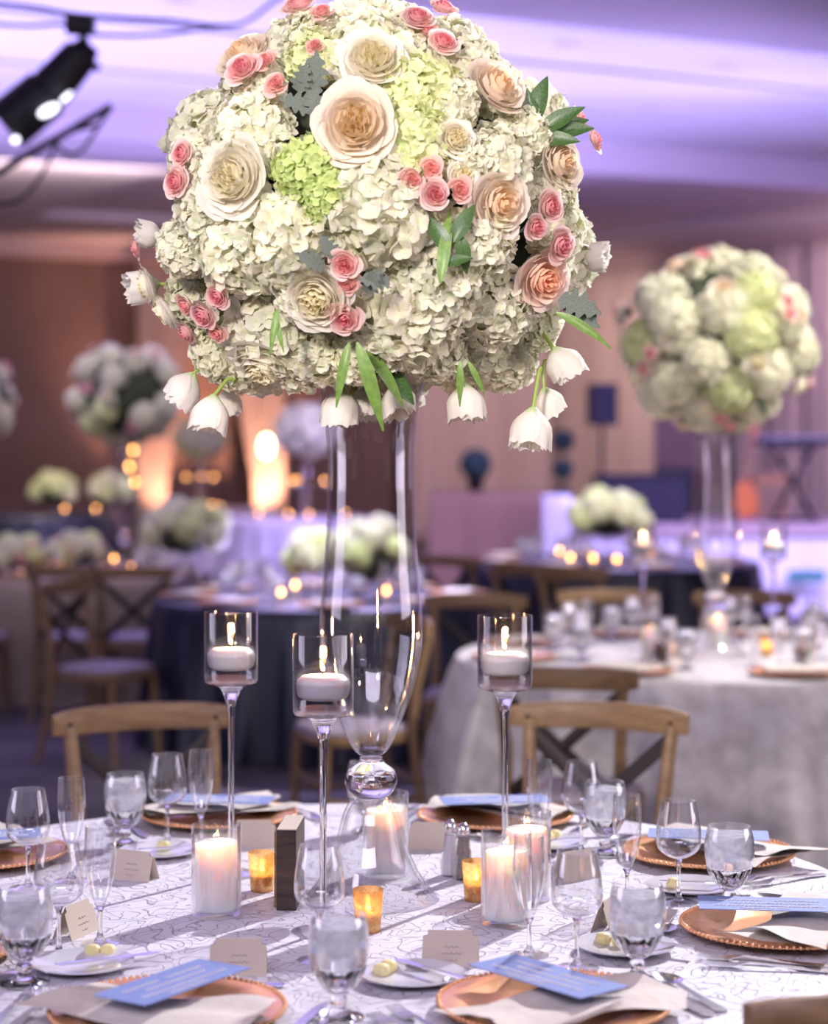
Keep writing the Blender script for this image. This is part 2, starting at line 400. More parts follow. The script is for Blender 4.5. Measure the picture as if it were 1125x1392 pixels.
# dropped soffits around the raised trays
slab('trim_1', 0, A1, 0.0, 3.0, SZ, CEZ, M_SOFF)
slab('trim_2', 0, A1, 7.2, 9.5, SZ, CEZ, M_SOFF)
slab('trim_3', 0, A1, 15.6, 17.6, SZ, CEZ, M_SOFF)
slab('trim_4', 0, 1.6, 3.0, 7.2, SZ, CEZ, M_SOFF)
slab('trim_5', 9.5, 12.5, 3.0, 7.2, SZ, CEZ, M_SOFF)
# the tray panels step up in shallow ledges
slab('trim_6', 0, A1, 9.5, 10.9, CEZ - 0.02, CEZ + 0.1, M_CEIL)
slab('trim_7', 0, A1, 11.03, 12.84, CEZ - 0.02, CEZ + 0.1, M_CEIL)
slab('trim_8', 0, A1, 12.97, 15.6, CEZ - 0.02, CEZ + 0.1, M_CEIL)
slab('trim_9', 1.6, A1, 3.0, 7.2, CEZ - 0.25, CEZ + 0.1, M_SOFF)
slab('trim_10', 0, A1, 17.6, B1, CEZ - 0.3, CEZ + 0.1, M_SOFF)
slab('trim_11', 0.0, A1, 0.0, 0.28, SZ - 0.22, SZ, M_MOULD)
slab('trim_12', 0.0, 0.28, 0.28, B1, SZ - 0.2, SZ, M_MOULD)
# round ceiling fittings
cf = Maker(lambda: (lambda t: (new_ob('trim_ring', B().lathe([(0.0, 0.02), (0.09, 0.02), (0.11, 0.0), (0.07, -0.012), (0.0, -0.012)], 20).mesh('ring', M_SOFF), t), t)[1])(thing('ceiling_light', '', 'ceiling light')))
for i, (x, y) in enumerate(((770, 60), (985, 90), (880, 148), (1020, 165), (245, 3), (1118, 166))):
    D = (CEZ - 0.02 - CZ) * FPX / (HY - y)
    p = Vector(((x - CX) * D / FPX, D, CEZ - 0.03))
    cf(p, 0, 'small round fitting recessed in the lilac lit ceiling tray', 'round ceiling fittings in the lilac tray')

def pleated(name, p0, p1, z0, z1, m, n=60, amp=0.05, label=None, cat=None, gather=None, seed=1, thick=0.02, freq=None):
    rnd = random.Random(seed); p0 = Vector(p0); p1 = Vector(p1); d = (p1 - p0); L = d.length; d.normalize(); nrm = Vector((d.y, -d.x, 0))
    freq = freq or L / 0.22; vs = []; fs = []; nz = 14; ph = rnd.random() * 6
    for j in range(nz + 1):
        t = j / nz; z = z0 + (z1 - z0) * t
        g = 1.0 if gather is None else gather(t)
        for i in range(n + 1):
            s = i / n
            off = amp * (math.sin(2 * PI * freq * s + ph) + 0.4 * math.sin(2 * PI * freq * 2.3 * s + ph * 2 + t))
            ss = (s if gather is None else s * g)
            q = p0 + d * (L * ss) + nrm * off
            vs.append((q.x, q.y, z))
    for j in range(nz):
        for i in range(n):
            a = j * (n + 1) + i
            fs.append((a, a + 1, a + n + 2, a + n + 1))
    me = mesh(name, vs, fs, m)
    o = new_ob(name, me)
    md = o.modifiers.new('thickness', 'SOLIDIFY'); md.thickness = thick
    if label: tag(o, label, cat)
    return o
# pleated lilac drapes hanging on the right wall behind the stage
q0 = RM(0.35, 0.3); q1 = RM(0.35, 16)
pleated('wall_drape', q0, q1, 0.02, SZ - 0.22, M_DRAPE, 700, 0.05, 'long pleated pinkish drape hanging behind the stage on the right', 'drape', seed=3, freq=60)
q0 = RM(0.5, 0.35); q1 = RM(3.0, 0.35)
pleated('wall_drape', q1, q0, 0.02, SZ - 0.22, M_DRAPE, 200, 0.05, 'pinkish pleated drape beside the brown wall, behind the peach skirted table', 'drape', seed=4, freq=9)
# swagged peach drapes on the back wall
def atb(x, b=0.6):
    # a at which RM(a,b) projects on pixel column x
    k = (x - CX) / FPX; c = CORNER + V * b
    return (c.x - k * c.y) / (U.x - k * U.y)
pleated('wall_drape', RM(atb(190), 0.6), RM(atb(262), 0.6), 0.02, SZ - 0.3, M_DRAPE, 90, 0.05, 'peach uplit drape tied back, left of the dark opening', 'drape',
        gather=lambda t: 0.5 + 0.9 * max(0, t - 0.25), seed=5, freq=7)
pleated('wall_drape', RM(atb(384), 0.6), RM(atb(300), 0.6), 0.02, SZ - 0.3, M_DRAPE, 90, 0.05, 'peach uplit drape tied back, right of the dark opening', 'drape',
        gather=lambda t: 0.5 + 0.9 * max(0, t - 0.25), seed=6, freq=7)
for x in (222, 352):
    p = RM(atb(x), 1.35, 0.12)
    t = thing('uplight', 'small floor uplight glowing peach at the foot of the %s tied drape' % ('left' if x < 300 else 'right'), 'uplight', p)
    new_ob('housing', B().lathe([(0.0, -0.12), (0.1, -0.12), (0.12, 0.02), (0.09, 0.02), (0.08, -0.04), (0.0, -0.04)], 16).mesh('housing', M_BLACK), t)
    s = spot('uplight_lamp', p + Vector((0, 0, 0.05)), RM(atb(x), 0.3, 2.4), 420, PEACH, 70, 0.8, 0.05)
    s.parent = t; s.matrix_parent_inverse = Matrix.Translation(p).inverted()
spot('wall_wash_lamp', RM(atb(185), 2.4, 0.3), RM(atb(195), 0.0, 3.0), 60, (1.0, 0.58, 0.5), 90, 0.9, 0.2)
area('wall_fill', RM(13, 7.6, 4.2), RM(12.5, 0.0, 2.0), 130, (1.0, 0.80, 0.78), 7.0, 0.8)  # area fill added to lift the dim back wall
spot('wall_wash_lamp', RM(0.9, 9.5, 3.9), RM(0.2, 6.0, 1.8), 520, (0.85, 0.6, 0.85), 110, 0.9, 0.2)
spot('wall_wash_lamp', RM(2.6, 4.2, 3.9), RM(0.6, 1.0, 1.6), 240, (1.0, 0.7, 0.65), 110, 0.9, 0.2)

# ------------------------------------------------------------------ tablecloths
def cloth_mesh(name, rad, m, h=TZ, n=220, folds=22, amp=0.06, seed=0, sx=1.0, sy=1.0, lvl=0.012):
    rnd = random.Random(seed); ph = [rnd.random() * 6.28 for _ in range(4)]
    prof = [(0.0, 0.0, 0), (0.25, 0, 0), (0.5, 0, 0), (0.75, 0, 0), (0.93, 0, 0), (0.975, 0.0, 0.0), (0.993, 0.004, 0.0), (1.0, 0.012, 0.0)]
    vs = []; fs = []; rings = []
    for (r, dz, f) in prof: rings.append((r * rad, h - dz, 0.0))
    for k in range(1, 13):
        t = k / 12; rings.append((rad + 0.004 + 0.05 * t, h - 0.012 - (h - 0.012 - lvl) * t, t ** 0.75))
    for (r, z, f) in rings:
        for k in range(n):
            a = 2 * PI * k / n
            w_ = math.sin(folds * a + ph[0] + 0.8 * math.sin(3 * a + ph[1])) + 0.35 * math.sin(2.3 * folds * a + ph[2])
            rr = r + f * amp * (w_ * 0.6 + 0.3)
            vs.append((rr * math.cos(a) * sx, rr * math.sin(a) * sy, z))
    for i in range(len(rings) - 1):
        for k in range(n):
            k2 = (k + 1) % n
            fs.append((i * n + k, (i + 1) * n + k, (i + 1) * n + k2, i * n + k2))
    b = B().add(vs, fs)
    return b.mesh(name, m)
def rect_cloth(x0, x1, y0, y1, m, name, h=TZ, seed=0):
    rnd = random.Random(seed); per = []
    def seg(a, b, n):
        for i in range(n): per.append((a[0] + (b[0] - a[0]) * i / n, a[1] + (b[1] - a[1]) * i / n))
    nx = int((x1 - x0) / 0.03); ny = int((y1 - y0) / 0.03)
    seg((x0, y0), (x1, y0), nx); seg((x1, y0), (x1, y1), ny); seg((x1, y1), (x0, y1), nx); seg((x0, y1), (x0, y0), ny)
    cx, cyy = (x0 + x1) / 2, (y0 + y1) / 2; n = len(per); vs = []; fs = []
    levels = [(0.0, h, 0), (0.9, h, 0), (0.99, h, 0), (1.0, h - 0.01, 0)] + [(1.0, h - 0.01 - (h - 0.02) * k / 8, k / 8) for k in range(1, 9)]
    for (s, z, f) in levels:
        for k, (x, y) in enumerate(per):
            nx_, ny_ = ((x - cx) / (x1 - x0), (y - cyy) / (y1 - y0)); wv = f * 0.04 * (math.sin(k * 0.42) + 0.5 * math.sin(k * 0.93 + 1) + 0.8)
            vs.append((cx + (x - cx) * s + nx_ * 2 * wv, cyy + (y - cyy) * s + ny_ * 2 * wv, z))
    for i in range(len(levels) - 1):
        for k in range(n):
            k2 = (k + 1) % n; fs.append((i * n + k, (i + 1) * n + k, (i + 1) * n + k2, i * n + k2))
    return B().add(vs, fs).mesh(name, m)
T1 = Vector((-0.13, 3.50, 0)); T2 = Vector((1.10, 7.62, 0)); T3 = Vector((-0.477, 10.5, 0)); T5 = Vector((1.35, 13.7, 0))
tag(new_ob('tablecloth', cloth_mesh('cloth', 0.955, M_CLOTH, seed=1), None, T1), 'white embroidered scrollwork tablecloth on the front round table', 'tablecloth')
tag(new_ob('tablecloth', cloth_mesh('cloth', 0.94, M_VELVET, seed=2, folds=13, amp=0.15), None, T2), 'ivory crushed velvet tablecloth falling in deep folds, on the right', 'tablecloth')
tag(new_ob('tablecloth', cloth_mesh('cloth', 0.90, M_NAVY, seed=3), None, T3), 'dark navy tablecloth on round table behind the glass candle holders', 'tablecloth')
tag(new_ob('tablecloth', cloth_mesh('cloth', 1.02, M_NAVY, seed=4), None, T5), 'dark navy tablecloth under the domed white bouquet, before the stage', 'tablecloth')
tag(new_ob('tablecloth', rect_cloth(-3.9, -1.42, 11.75, 13.2, M_CREAM, 'cloth', seed=5)), 'champagne coloured cloth on long table at far left with chairs', 'tablecloth')
tag(new_ob('tablecloth', cloth_mesh('cloth', 0.95, M_NAVY, seed=6), None, (-4.5, 23.4, 0)), 'far navy tablecloth under two low bouquets by the brown wall', 'tablecloth')
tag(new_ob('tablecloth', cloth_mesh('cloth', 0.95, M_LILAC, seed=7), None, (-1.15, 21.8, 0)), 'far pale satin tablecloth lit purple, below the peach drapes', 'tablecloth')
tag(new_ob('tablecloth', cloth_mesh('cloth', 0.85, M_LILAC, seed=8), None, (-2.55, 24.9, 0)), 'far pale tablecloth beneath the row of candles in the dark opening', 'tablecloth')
for c, m in ((T2, M_SILVER), (T3, M_CLOTH), (T5, M_CLOTH)):
    pass

# ------------------------------------------------------------------ chairs
def make_chair():
    t = thing('cross_back_chair', '', 'chair')
    # seat frame: rounded trapezoid
    def outline(s, n=40):
        pts = []
        for k in range(n):
            a = 2 * PI * k / n; c, s_ = math.cos(a), math.sin(a)
            x = math.copysign(abs(c) ** 0.55, c); y = math.copysign(abs(s_) ** 0.55, s_)
            wx = 0.215 + 0.02 * y
            pts.append((x * wx * s, y * 0.205 * s))
        return pts
    def seatb(s, z0, z1, puff=0):
        b = B(); o = outline(s); n = len(o)
        vs = [(x * .97, y * .97, z0) for x, y in o] + [(x, y, z0 + .006) for x, y in o] + [(x, y, z1 - .006) for x, y in o] + [(x * .96, y * .96, z1) for x, y in o] + [(x * .6, y * .6, z1 + puff) for x, y in o] + [(0, 0, z1 + puff * 1.2)]
        fs = [tuple(range(n - 1, -1, -1))]
        for L_ in range(4):
            for k in range(n): fs.append((L_ * n + k, L_ * n + (k + 1) % n, (L_ + 1) * n + (k + 1) % n, (L_ + 1) * n + k))
        for k in range(n): fs.append((4 * n + k, 4 * n + (k + 1) % n, 5 * n))
        return b.add(vs, fs)
    new_ob('seat', seatb(1.0, 0.415, 0.45).mesh('seat', M_WOOD), t)
    new_ob('seat_cushion', seatb(0.95, 0.451, 0.475, 0.012).mesh('cushion', M_SEAT), t)
    for sx in (-1, 1):
        new_ob('leg', B().tube([(sx * 0.185, 0.165, 0.415), (sx * 0.19, 0.175, 0.2), (sx * 0.205, 0.19, 0.0)], [0.021, 0.018, 0.014], 10).mesh('leg', M_WOOD), t)
        new_ob('back_post', B().tube([(sx * 0.20, -0.255, 0.0), (sx * 0.187, -0.205, 0.25), (sx * 0.176, -0.185, 0.45), (sx * 0.176, -0.20, 0.62), (sx * 0.186, -0.235, 0.78), (sx * 0.190, -0.25, 0.84)],
                                     [0.015, 0.018, 0.02, 0.019, 0.018, 0.017], 10).mesh('post', M_WOOD), t)
    b = B(); n = 16; vs = []; fs = []
    for i in range(n + 1):
        x = -0.236 + 0.472 * i / n; u = x / 0.236
        y = -0.285 + 0.055 * u * u; zc = 0.850 - 0.006 * u * u; hh = 0.034 - 0.008 * abs(u) ** 6; th = 0.0125
        for (dy, dz) in ((-th, -hh * .8), (-th * .6, -hh), (th * .6, -hh), (th, -hh * .8), (th, hh * .8), (th * .6, hh), (-th * .6, hh), (-th, hh * .8)):
            vs.append((x, y + dy, zc + dz))
    for i in range(n):
        for k in range(8): fs.append((i * 8 + k, i * 8 + (k + 1) % 8, (i + 1) * 8 + (k + 1) % 8, (i + 1) * 8 + k))
    fs.append(tuple(range(7, -1, -1))); fs.append(tuple(n * 8 + k for k in range(8)))
    rail = new_ob('top_rail', b.add(vs, fs).mesh('rail', M_WOOD), t)
    for sx in (-1, 1):
        new_ob('bolt', B().sphere((sx * 0.190, -0.226, 0.845), (0.006, 0.004, 0.006), 8, 6).mesh('bolt', M_STRAP), rail)
    for sx in (-1, 1):
        pts = []
        for i in range(9):
            u = i / 8; x = sx * (0.185 - 0.36 * u); z = 0.80 - 0.33 * u
            pts.append((x, -0.235 + 0.045 * u - 0.03 * math.sin(PI * u) - 0.006 * sx, z))
        new_ob('cross_brace', B().tube(pts, 0.019, 8, flata=0.18).mesh('brace', M_STRAP), t)
    for (p, q) in (((-0.19, 0.175, 0.2), (-0.188, -0.21, 0.2)), ((0.19, 0.175, 0.2), (0.188, -0.21, 0.2)), ((-0.19, 0.178, 0.27), (0.19, 0.178, 0.27)), ((-0.188, -0.21, 0.26), (0.188, -0.21, 0.26))):
        new_ob('stretcher', B().tube([p, q], 0.011, 8).mesh('stretcher', M_WOOD), t)
    return t
chair = Maker(make_chair)
def place_chair(x, D, face, label, group=None):
    dx, dy = face[0] - x, face[1] - D
    chair((x, D, 0), math.atan2(dy, dx) - PI / 2, label, group)
place_chair(-0.61, 4.90, (-0.05, 3.5), 'light wooden cross-back chair behind the front table, at the left')
place_chair(0.395, 4.92, (-0.14, 3.5), 'light wooden cross-back chair nearest behind the front table, at the right')
place_chair(0.555, 2.73, (0.25, 3.6), 'brown chair top just showing in the bottom right corner')
place_chair(0.50, 6.28, (0.80, 7.6), 'cross-back chair with dark X brace drawn up to the ivory velvet table')
place_chair(-0.24, 7.72, (-1.4, 7.3), 'wooden chair with lavender cushion seen behind the tall glass vase')
place_chair(0.26, 8.75, (0.15, 7.0), 'wooden chair whose rail shows just left of the ivory velvet table')
place_chair(1.48, 8.95, (1.2, 7.6), 'wooden chair on the far side of the ivory table, behind its vase')
place_chair(0.92, 9.0, (1.05, 7.6), 'wooden chair on the far side of the ivory table, left of its vase')
place_chair(0.72, 11.0, (1.35, 9.4), 'left one of two pale chairs before the navy table by the stage')
place_chair(0.97, 10.6, (1.75, 9.2), 'right one of two pale chairs before the navy table by the stage')
place_chair(-1.93, 11.32, (-1.9, 12.5), 'cross-back chair with its back to us at the champagne clothed table')
place_chair(-1.52, 9.75, (-0.3, 9.2), 'chair turned sideways between the champagne cloth and the navy cloth')
place_chair(-1.56, 11.28, (-1.56, 12.5), 'chair behind the first candle holder, left of the navy table')
place_chair(0.35, 12.35, (1.3, 13.6), 'chair at the left side of the navy table before the stage')
place_chair(-2.55, 11.32, (-2.6, 12.5), 'cross-back chair at the far left edge against the champagne cloth')

# ------------------------------------------------------------------ flowers
CW = (0.94, 0.905, 0.79); CI = (0.92, 0.905, 0.69)
def mat_to(n, spin=0.0):
    q = Vector(n).normalized().to_track_quat('Z', 'Y').to_matrix().to_4x4()
    return q @ Matrix.Rotation(spin, 4, 'Z')
def hydrangea_mesh(name, m, rnd, nf=190, R_=1.0, col=CW):
    vs = []; fs = []; cs = []
    g = PI * (3 - math.sqrt(5)); lump = [(Vector((rnd.uniform(-1, 1), rnd.uniform(-1, 1), rnd.uniform(-.2, 1))).normalized(), rnd.uniform(-.10, .08)) for _ in range(14)]
    for i in range(nf):
        z = 1 - i / nf * 1.32; r = math.sqrt(max(0, 1 - z * z)); a = g * i + rnd.uniform(-.15, .15)
        nrm = Vector((r * math.cos(a), r * math.sin(a), z))
        rad = R_ * (0.87 + rnd.uniform(-.08, .08) + sum(w * max(0, nrm.dot(q) - .75) * 4 for q, w in lump)); pos = nrm * rad; pos.z *= 0.86
        nn = (nrm + Vector((rnd.uniform(-.7, .7), rnd.uniform(-.7, .7), rnd.uniform(-.5, .5)))).normalized()
        M = Matrix.Translation(pos) @ mat_to(nn, rnd.random() * 6.28)
        s = 0.165 * rnd.uniform(0.75, 1.2)
        shade = rnd.uniform(0.90, 1.05); gr = rnd.uniform(0, 0.14); cup = rnd.uniform(0.1, 0.75)
        for p in range(4):
            MM = M @ Matrix.Rotation(p * PI / 2 + rnd.uniform(-.2, .2), 4, 'Z'); tilt = cup + rnd.uniform(-0.25, 0.25); o = len(vs); tw = rnd.uniform(-.25, .25)
            for j in range(4):
                v = j / 3
                for k in range(3):
                    u = k - 1
                    wd = (0.12, 0.52, 0.60, 0.26)[j]
                    x = s * (0.04 + v * 0.95); y = s * wd * u; zz = s * (tilt * v * v + 0.20 * abs(u) * math.sin(v * PI) + tw * u * v - 0.22 * v ** 4)
                    vs.append(MM @ Vector((x, y, zz)))
                    k_ = 0.78 + 0.22 * v
                    cs.append((col[0] * shade * (1 - gr * (1 - v)), col[1] * shade, col[2] * shade * k_))
            for j in range(3):
                for k in range(2):
                    q = o + j * 3 + k; fs.append((q, q + 3, q + 4, q + 1))
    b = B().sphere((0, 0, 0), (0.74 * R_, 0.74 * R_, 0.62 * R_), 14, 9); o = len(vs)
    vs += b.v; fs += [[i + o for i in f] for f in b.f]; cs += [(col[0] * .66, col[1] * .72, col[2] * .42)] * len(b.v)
    return mesh(name, vs, fs, m, True, cs)
def rose_mesh(name, m, rnd, npet=34, inner=(0.95, 0.72, 0.38), outer=(0.88, 0.84, 0.72), mid=None, ruffle=0.04, quarter=False):
    # cupped globe of concentric petals
    vs = []; fs = []; cs = []; nu, nv = 8, 7
    mid = mid or tuple((a + b) / 2 for a, b in zip(inner, outer))
    def petal(phi, t, M=None, hz=None, hwid=None):
        Rt = 0.08 + 0.80 * t; top = (0.52 - 0.46 * t ** 1.25) if hz is None else hz
        lean = rnd.uniform(-.05, .06) + 0.02; hw = (0.95 - 0.2 * t) if hwid is None else hwid; ru = rnd.uniform(0, 6.28)
        refl = 0.0 if t < .6 else (t - .6) / .4 * rnd.uniform(.05, .16); dz = rnd.uniform(-.04, .04); o = len(vs)
        for j in range(nv + 1):
            v = j / nv
            for i in range(nu):
                u = -1 + 2 * i / (nu - 1)
                ve = v * (1 - 0.20 * abs(u) ** 3)
                if ve < .6: rr = Rt * (0.25 + 0.75 * math.sin(ve / .6 * PI / 2))
                else: rr = Rt * (1 + (lean - 0.12 + 0.26 * t) * ((ve - .6) / .4) ** 1.2) + refl * ((ve - .6) / .4) ** 2
                z0 = -0.30 * (0.2 + .8 * t); zz = z0 + (top + dz - z0) * (ve ** 0.85) - refl * .45 * max(0, (ve - .7) / .3) ** 2
                wv = ruffle * math.sin(4.5 * u + ru) * ve ** 3
                a = phi + u * hw * (0.4 + 0.6 * math.sin(min(1, ve * 1.15) * PI * 0.5))
                rr += wv + 0.035 * u * t   # spiral overlap
                p = Vector((rr * math.cos(a), rr * math.sin(a), zz + wv * 0.4))
                vs.append(M @ p if M else p)
                k = min(1, t * 1.1); c = [inner[q] * (1 - k) ** 2 + mid[q] * 2 * k * (1 - k) + outer[q] * k * k for q in range(3)]
                br = 0.90 + 0.10 * v
                cs.append(tuple(min(1, c[q] * (br if q < 1 else br ** (1 + .4 * q))) for q in range(3)))
        for j in range(nv):
            for i in range(nu - 1):
                q = o + j * nu + i; fs.append((q, q + 1, q + nu + 1, q + nu))
    g = PI * (3 - math.sqrt(5)); n0 = int(npet * .25) if quarter else 0
    for i in range(n0, npet):
        t = (i / (npet - 1)); petal(g * i + rnd.uniform(-.2, .2), 0.02 + t ** 0.85 * 0.98)
    if quarter:
        for k in range(5):
            c = Vector((0.17 * math.cos(k * 1.257), 0.17 * math.sin(k * 1.257), 0.0))
            for i in range(6):
                M = Matrix.Translation(c) @ Matrix.Rotation(k * 2.2, 4, 'Z') @ Matrix.Diagonal((0.75, 0.42, 0.9, 1))
                petal(g * i + k, 0.02 + i * 0.07, M, hz=0.46 + rnd.uniform(-.05, .05))
    return mesh(name, vs, fs, m, True, cs)
def tulip_mesh(name, m, rnd):
    # open double tulip with fringed petals
    vs = []; fs = []; cs = []; nu, nv = 9, 8
    for i in range(14):
        layer = i // 5; phi = i * 2 * PI / 5 + layer * 0.7 + rnd.uniform(-.2, .2); o = len(vs); ru = rnd.random() * 6; ln = rnd.uniform(.82, 1.05); fl = rnd.uniform(-.05, .16) - .10 * layer
        for j in range(nv + 1):
            v = j / nv
            for k in range(nu):
                u = -1 + 2 * k / (nu - 1); ve = v * (1 - 0.16 * abs(u) ** 3) + (0.05 * math.sin(9 * u + ru) * (v > .9))
                rr = (0.08 + 0.46 * math.sin(min(1, ve * 1.6) * PI / 2)) * (1 - 0.19 * layer) * (1 - .22 * max(0, ve - .55)) + fl * max(0, ve - .6) * .9
                zz = ve * ln * (1.12 - .05 * layer)
                a = phi + u * 0.98 * math.sin(min(1, ve * 1.5 + .15) * PI / 2) * (1 - .12 * v)
                rr += 0.05 * math.sin(8 * u + ru) * v ** 3
                vs.append((rr * math.cos(a), rr * math.sin(a), zz))
                gk = max(0, 1 - v * 4); cs.append((0.94 - .35 * gk, 0.91 - .12 * gk, 0.83 - .5 * gk))
        for j in range(nv):
            for k in range(nu - 1):
                q = o + j * nu + k; fs.append((q, q + 1, q + nu + 1, q + nu))
    return mesh(name, vs, fs, m, True, cs)
def leaf_mesh(name, m, lobed=False, curl=0.3, wd=0.2):
    vs = []; fs = []; n = 26 if lobed else 12
    for i in range(n + 1):
        v = i / n; w_ = wd * math.sin(PI * v ** 0.8) ** 0.8
        if lobed: w_ *= 0.45 + 0.75 * abs(math.sin(v * PI * 4.5))
        w_ = max(w_, 0.012)
        z = -curl * v * v
        for k in (-1, -0.5, 0, 0.5, 1): vs.append((k * w_, v, z + abs(k) * w_ * 0.35))
    for i in range(n):
        for k in range(4):
            a = i * 5 + k; fs.append((a, a + 1, a + 6, a + 5))
    return mesh(name, vs, fs, m)
rn = random.Random(11)
HYD = [hydrangea_mesh('hydrangea', M_WHITEP, rn, 200) for _ in range(3)]
HYG = [hydrangea_mesh('hydrangea', M_GREENW, rn, 190, col=CI) for _ in range(2)]
HYL = [hydrangea_mesh('hydrangea', M_LIMEP, rn, 170, col=(0.80, 0.86, 0.55))]
ROSEP = rose_mesh('garden_rose', M_WHITEP, rn, 36, (1.0, 0.80, 0.45), (0.95, 0.86, 0.74), (0.99, 0.88, 0.68), quarter=True)
ROSEW = [rose_mesh('garden_rose', M_WHITEP, rn, 34, (0.97, 0.90, 0.58), (0.95, 0.92, 0.82), (0.96, 0.93, 0.76), quarter=True) for _ in range(2)]
ROSEI = rose_mesh('garden_rose', M_WHITEP, rn, 30, (0.95, 0.70, 0.42), (0.89, 0.80, 0.70), (0.93, 0.82, 0.64))
ROSEC = rose_mesh('garden_rose', M_WHITEP, rn, 30, (0.92, 0.52, 0.33), (0.90, 0.74, 0.66), (0.92, 0.66, 0.50))
PINK = [rose_mesh('spray_rose', M_WHITEP, rn, 26, (0.80, 0.22, 0.28), (0.96, 0.74, 0.70), (0.94, 0.52, 0.52), 0.03) for _ in range(2)]
PINKS = rose_mesh('spray_rose', M_WHITEP, rn, 18, (0.84, 0.30, 0.30), (0.94, 0.62, 0.56), (0.92, 0.50, 0.46), 0.03)
TUL = [tulip_mesh('tulip', M_WHITEP, rn) for _ in range(2)]
LEAF = leaf_mesh('leaf', M_LEAF); M_BLADE = mat('tulip_leaf', (0.13, 0.24, 0.05), 0.4, noise=(0.20, 0.33, 0.07), nscale=12)
LEAFB = leaf_mesh('leaf', M_BLADE, wd=0.085, curl=0.45); LEAFD = leaf_mesh('leaf', M_DUSTY, True, 0.15, 0.3)
CORE = None
def core_mesh(rx, ry, rz, seed):
    b = B().sphere((0, 0, 0), (rx, ry, rz), 36, 24); rnd = random.Random(seed)
    for v in b.v:
        k = 1 + 0.05 * math.sin(v.x * 60 + v.z * 37) + 0.04 * math.sin(v.y * 70 + v.x * 20)
        v *= k
    return b.mesh('core', M_CORE)
def part_at(root, name, me, pos, nrm, size, spin=None, label=None, rnd=rn):
    M = mat_to(nrm, rnd.random() * 6.28 if spin is None else spin)
    o = new_ob(name, me, root, pos, M.to_euler(), size)
    if label: o['label'] = label
    return o

# main arrangement -------------------------------------------------
S1 = 771.0; VD = 3.50; VX = (504 - CX) / S1
MC = Vector(((500 - CX) / S1, VD, CZ + (HY - 282) / S1)); RX, RY, RZ = 0.385, 0.37, 0.345
arr = thing('floral_arrangement', 'huge round bouquet of white hydrangeas, roses and tulips atop the tall glass vase', 'flower arrangement', MC)
new_ob('foliage', core_mesh(RX * 0.76, RY * 0.76, RZ * 0.76, 1), arr)
def ball_pos(x, y, depth=0.0, rr=(RX, RY, RZ), c=MC, sgn=-1):
    """where the sight line through (x,y) meets the flower ball"""
    d = Vector(((x - CX) / FPX, 1, -(y - HY) / FPX)); o = Vector((0, 0, CZ)) - c
    S = Vector((1 / rr[0], 1 / rr[1], 1 / rr[2])); dd = Vector([d[i] * S[i] for i in range(3)]); oo = Vector([o[i] * S[i] for i in range(3)])
    A_ = dd.dot(dd); B_ = 2 * oo.dot(dd); C_ = oo.dot(oo) - 1; disc = B_ * B_ - 4 * A_ * C_
    t = (-B_ + sgn * math.sqrt(disc)) / (2 * A_) if disc > 0 else -B_ / (2 * A_)
    p = o + d * t
    nrm = Vector((p.x / rr[0] ** 2, p.y / rr[1] ** 2, p.z / rr[2] ** 2)).normalized()
    return p, nrm
def put(kind, me, x, y, rpx, sink=0.35, tilt=None, label=None, scale3=None):
    r = rpx / S1; p, n = ball_pos(x, y)
    if tilt: n = (n + Vector(tilt)).normalized()
    p = p - n * (r * sink)
    return part_at(arr, kind, me, p, n, r if not scale3 else scale3, label=label)
for (x, y, r, k) in ((500, 45, 78, 0), (330, 98, 50, 0), (318, 168, 66, 0), (425, 58, 48, 3), (580, 105, 60, 3), (572, 178, 60, 3), (648, 72, 62, 0), (690, 110, 48, 0),
                     (262, 290, 52, 0), (300, 345, 70, 0), (370, 335, 76, 0), (515, 288, 86, 1), (690, 215, 56, 2), (640, 215, 40, 0), (660, 335, 62, 1), (610, 405, 76, 2),
                     (560, 460, 84, 1), (775, 320, 50, 2), (765, 265, 42, 2), (690, 440, 62, 0), (665, 500, 52, 1), (350, 480, 72, 0), (425, 505, 48, 2), (285, 500, 50, 0),
                     (245, 420, 50, 0), (245, 215, 44, 0), (230, 345, 42, 1), (730, 175, 44, 0), (760, 385, 46, 2), (740, 460, 44, 1), (285, 235, 50, 0), (408, 420, 40, 0), (620, 130, 44, 0), (315, 512, 56, 1), (395, 512, 56, 0), (600, 500, 50, 0), (700, 512, 52, 2), (640, 525, 44, 0), (480, 505, 40, 1), (500, 10, 60, 1), (580, 40, 50, 0), (628, 42, 50, 2), (548, 18, 48, 0), (420, 25, 46, 0)):
    put('hydrangea_head', HYD[k] if k < 3 else HYG[rn.randrange(2)], x, y, r, 0.55)
for (x, y, r) in ((412, 222, 46), (440, 262, 38)):
    put('hydrangea_head', HYL[0], x, y, r, 0.5, label='lime green hydrangea head')
for (x, y, r, me, tl) in ((484, 172, 50, ROSEP, (-.1, -.3, -.1)), (322, 243, 50, ROSEW[0], None), (507, 84, 42, ROSEW[1], (0, -.6, 0)), (672, 122, 42, ROSEI, None), (757, 222, 38, ROSEI, (.2, -.4, 0)),
                          (676, 276, 42, ROSEI, None), (735, 378, 40, ROSEC, (-.1, -.5, 0)), (433, 404, 44, ROSEW[1], (-.2, -.3, 0)), (360, 490, 46, ROSEW[0], (0, -.2, -.4)), (205, 388, 30, ROSEW[1], (-.4, -.2, 0)),
                          (230, 420, 32, ROSEW[0], None), (618, 190, 26, ROSEW[1], None), (335, 80, 40, ROSEI, (-.3, -.4, .3)), (628, 240, 20, ROSEW[0], None)):
    o = put('garden_rose', me, x, y, r * 1.04, -0.12, tl)
    if me is ROSEP: o['label'] = 'large peach garden rose with yellow centre'
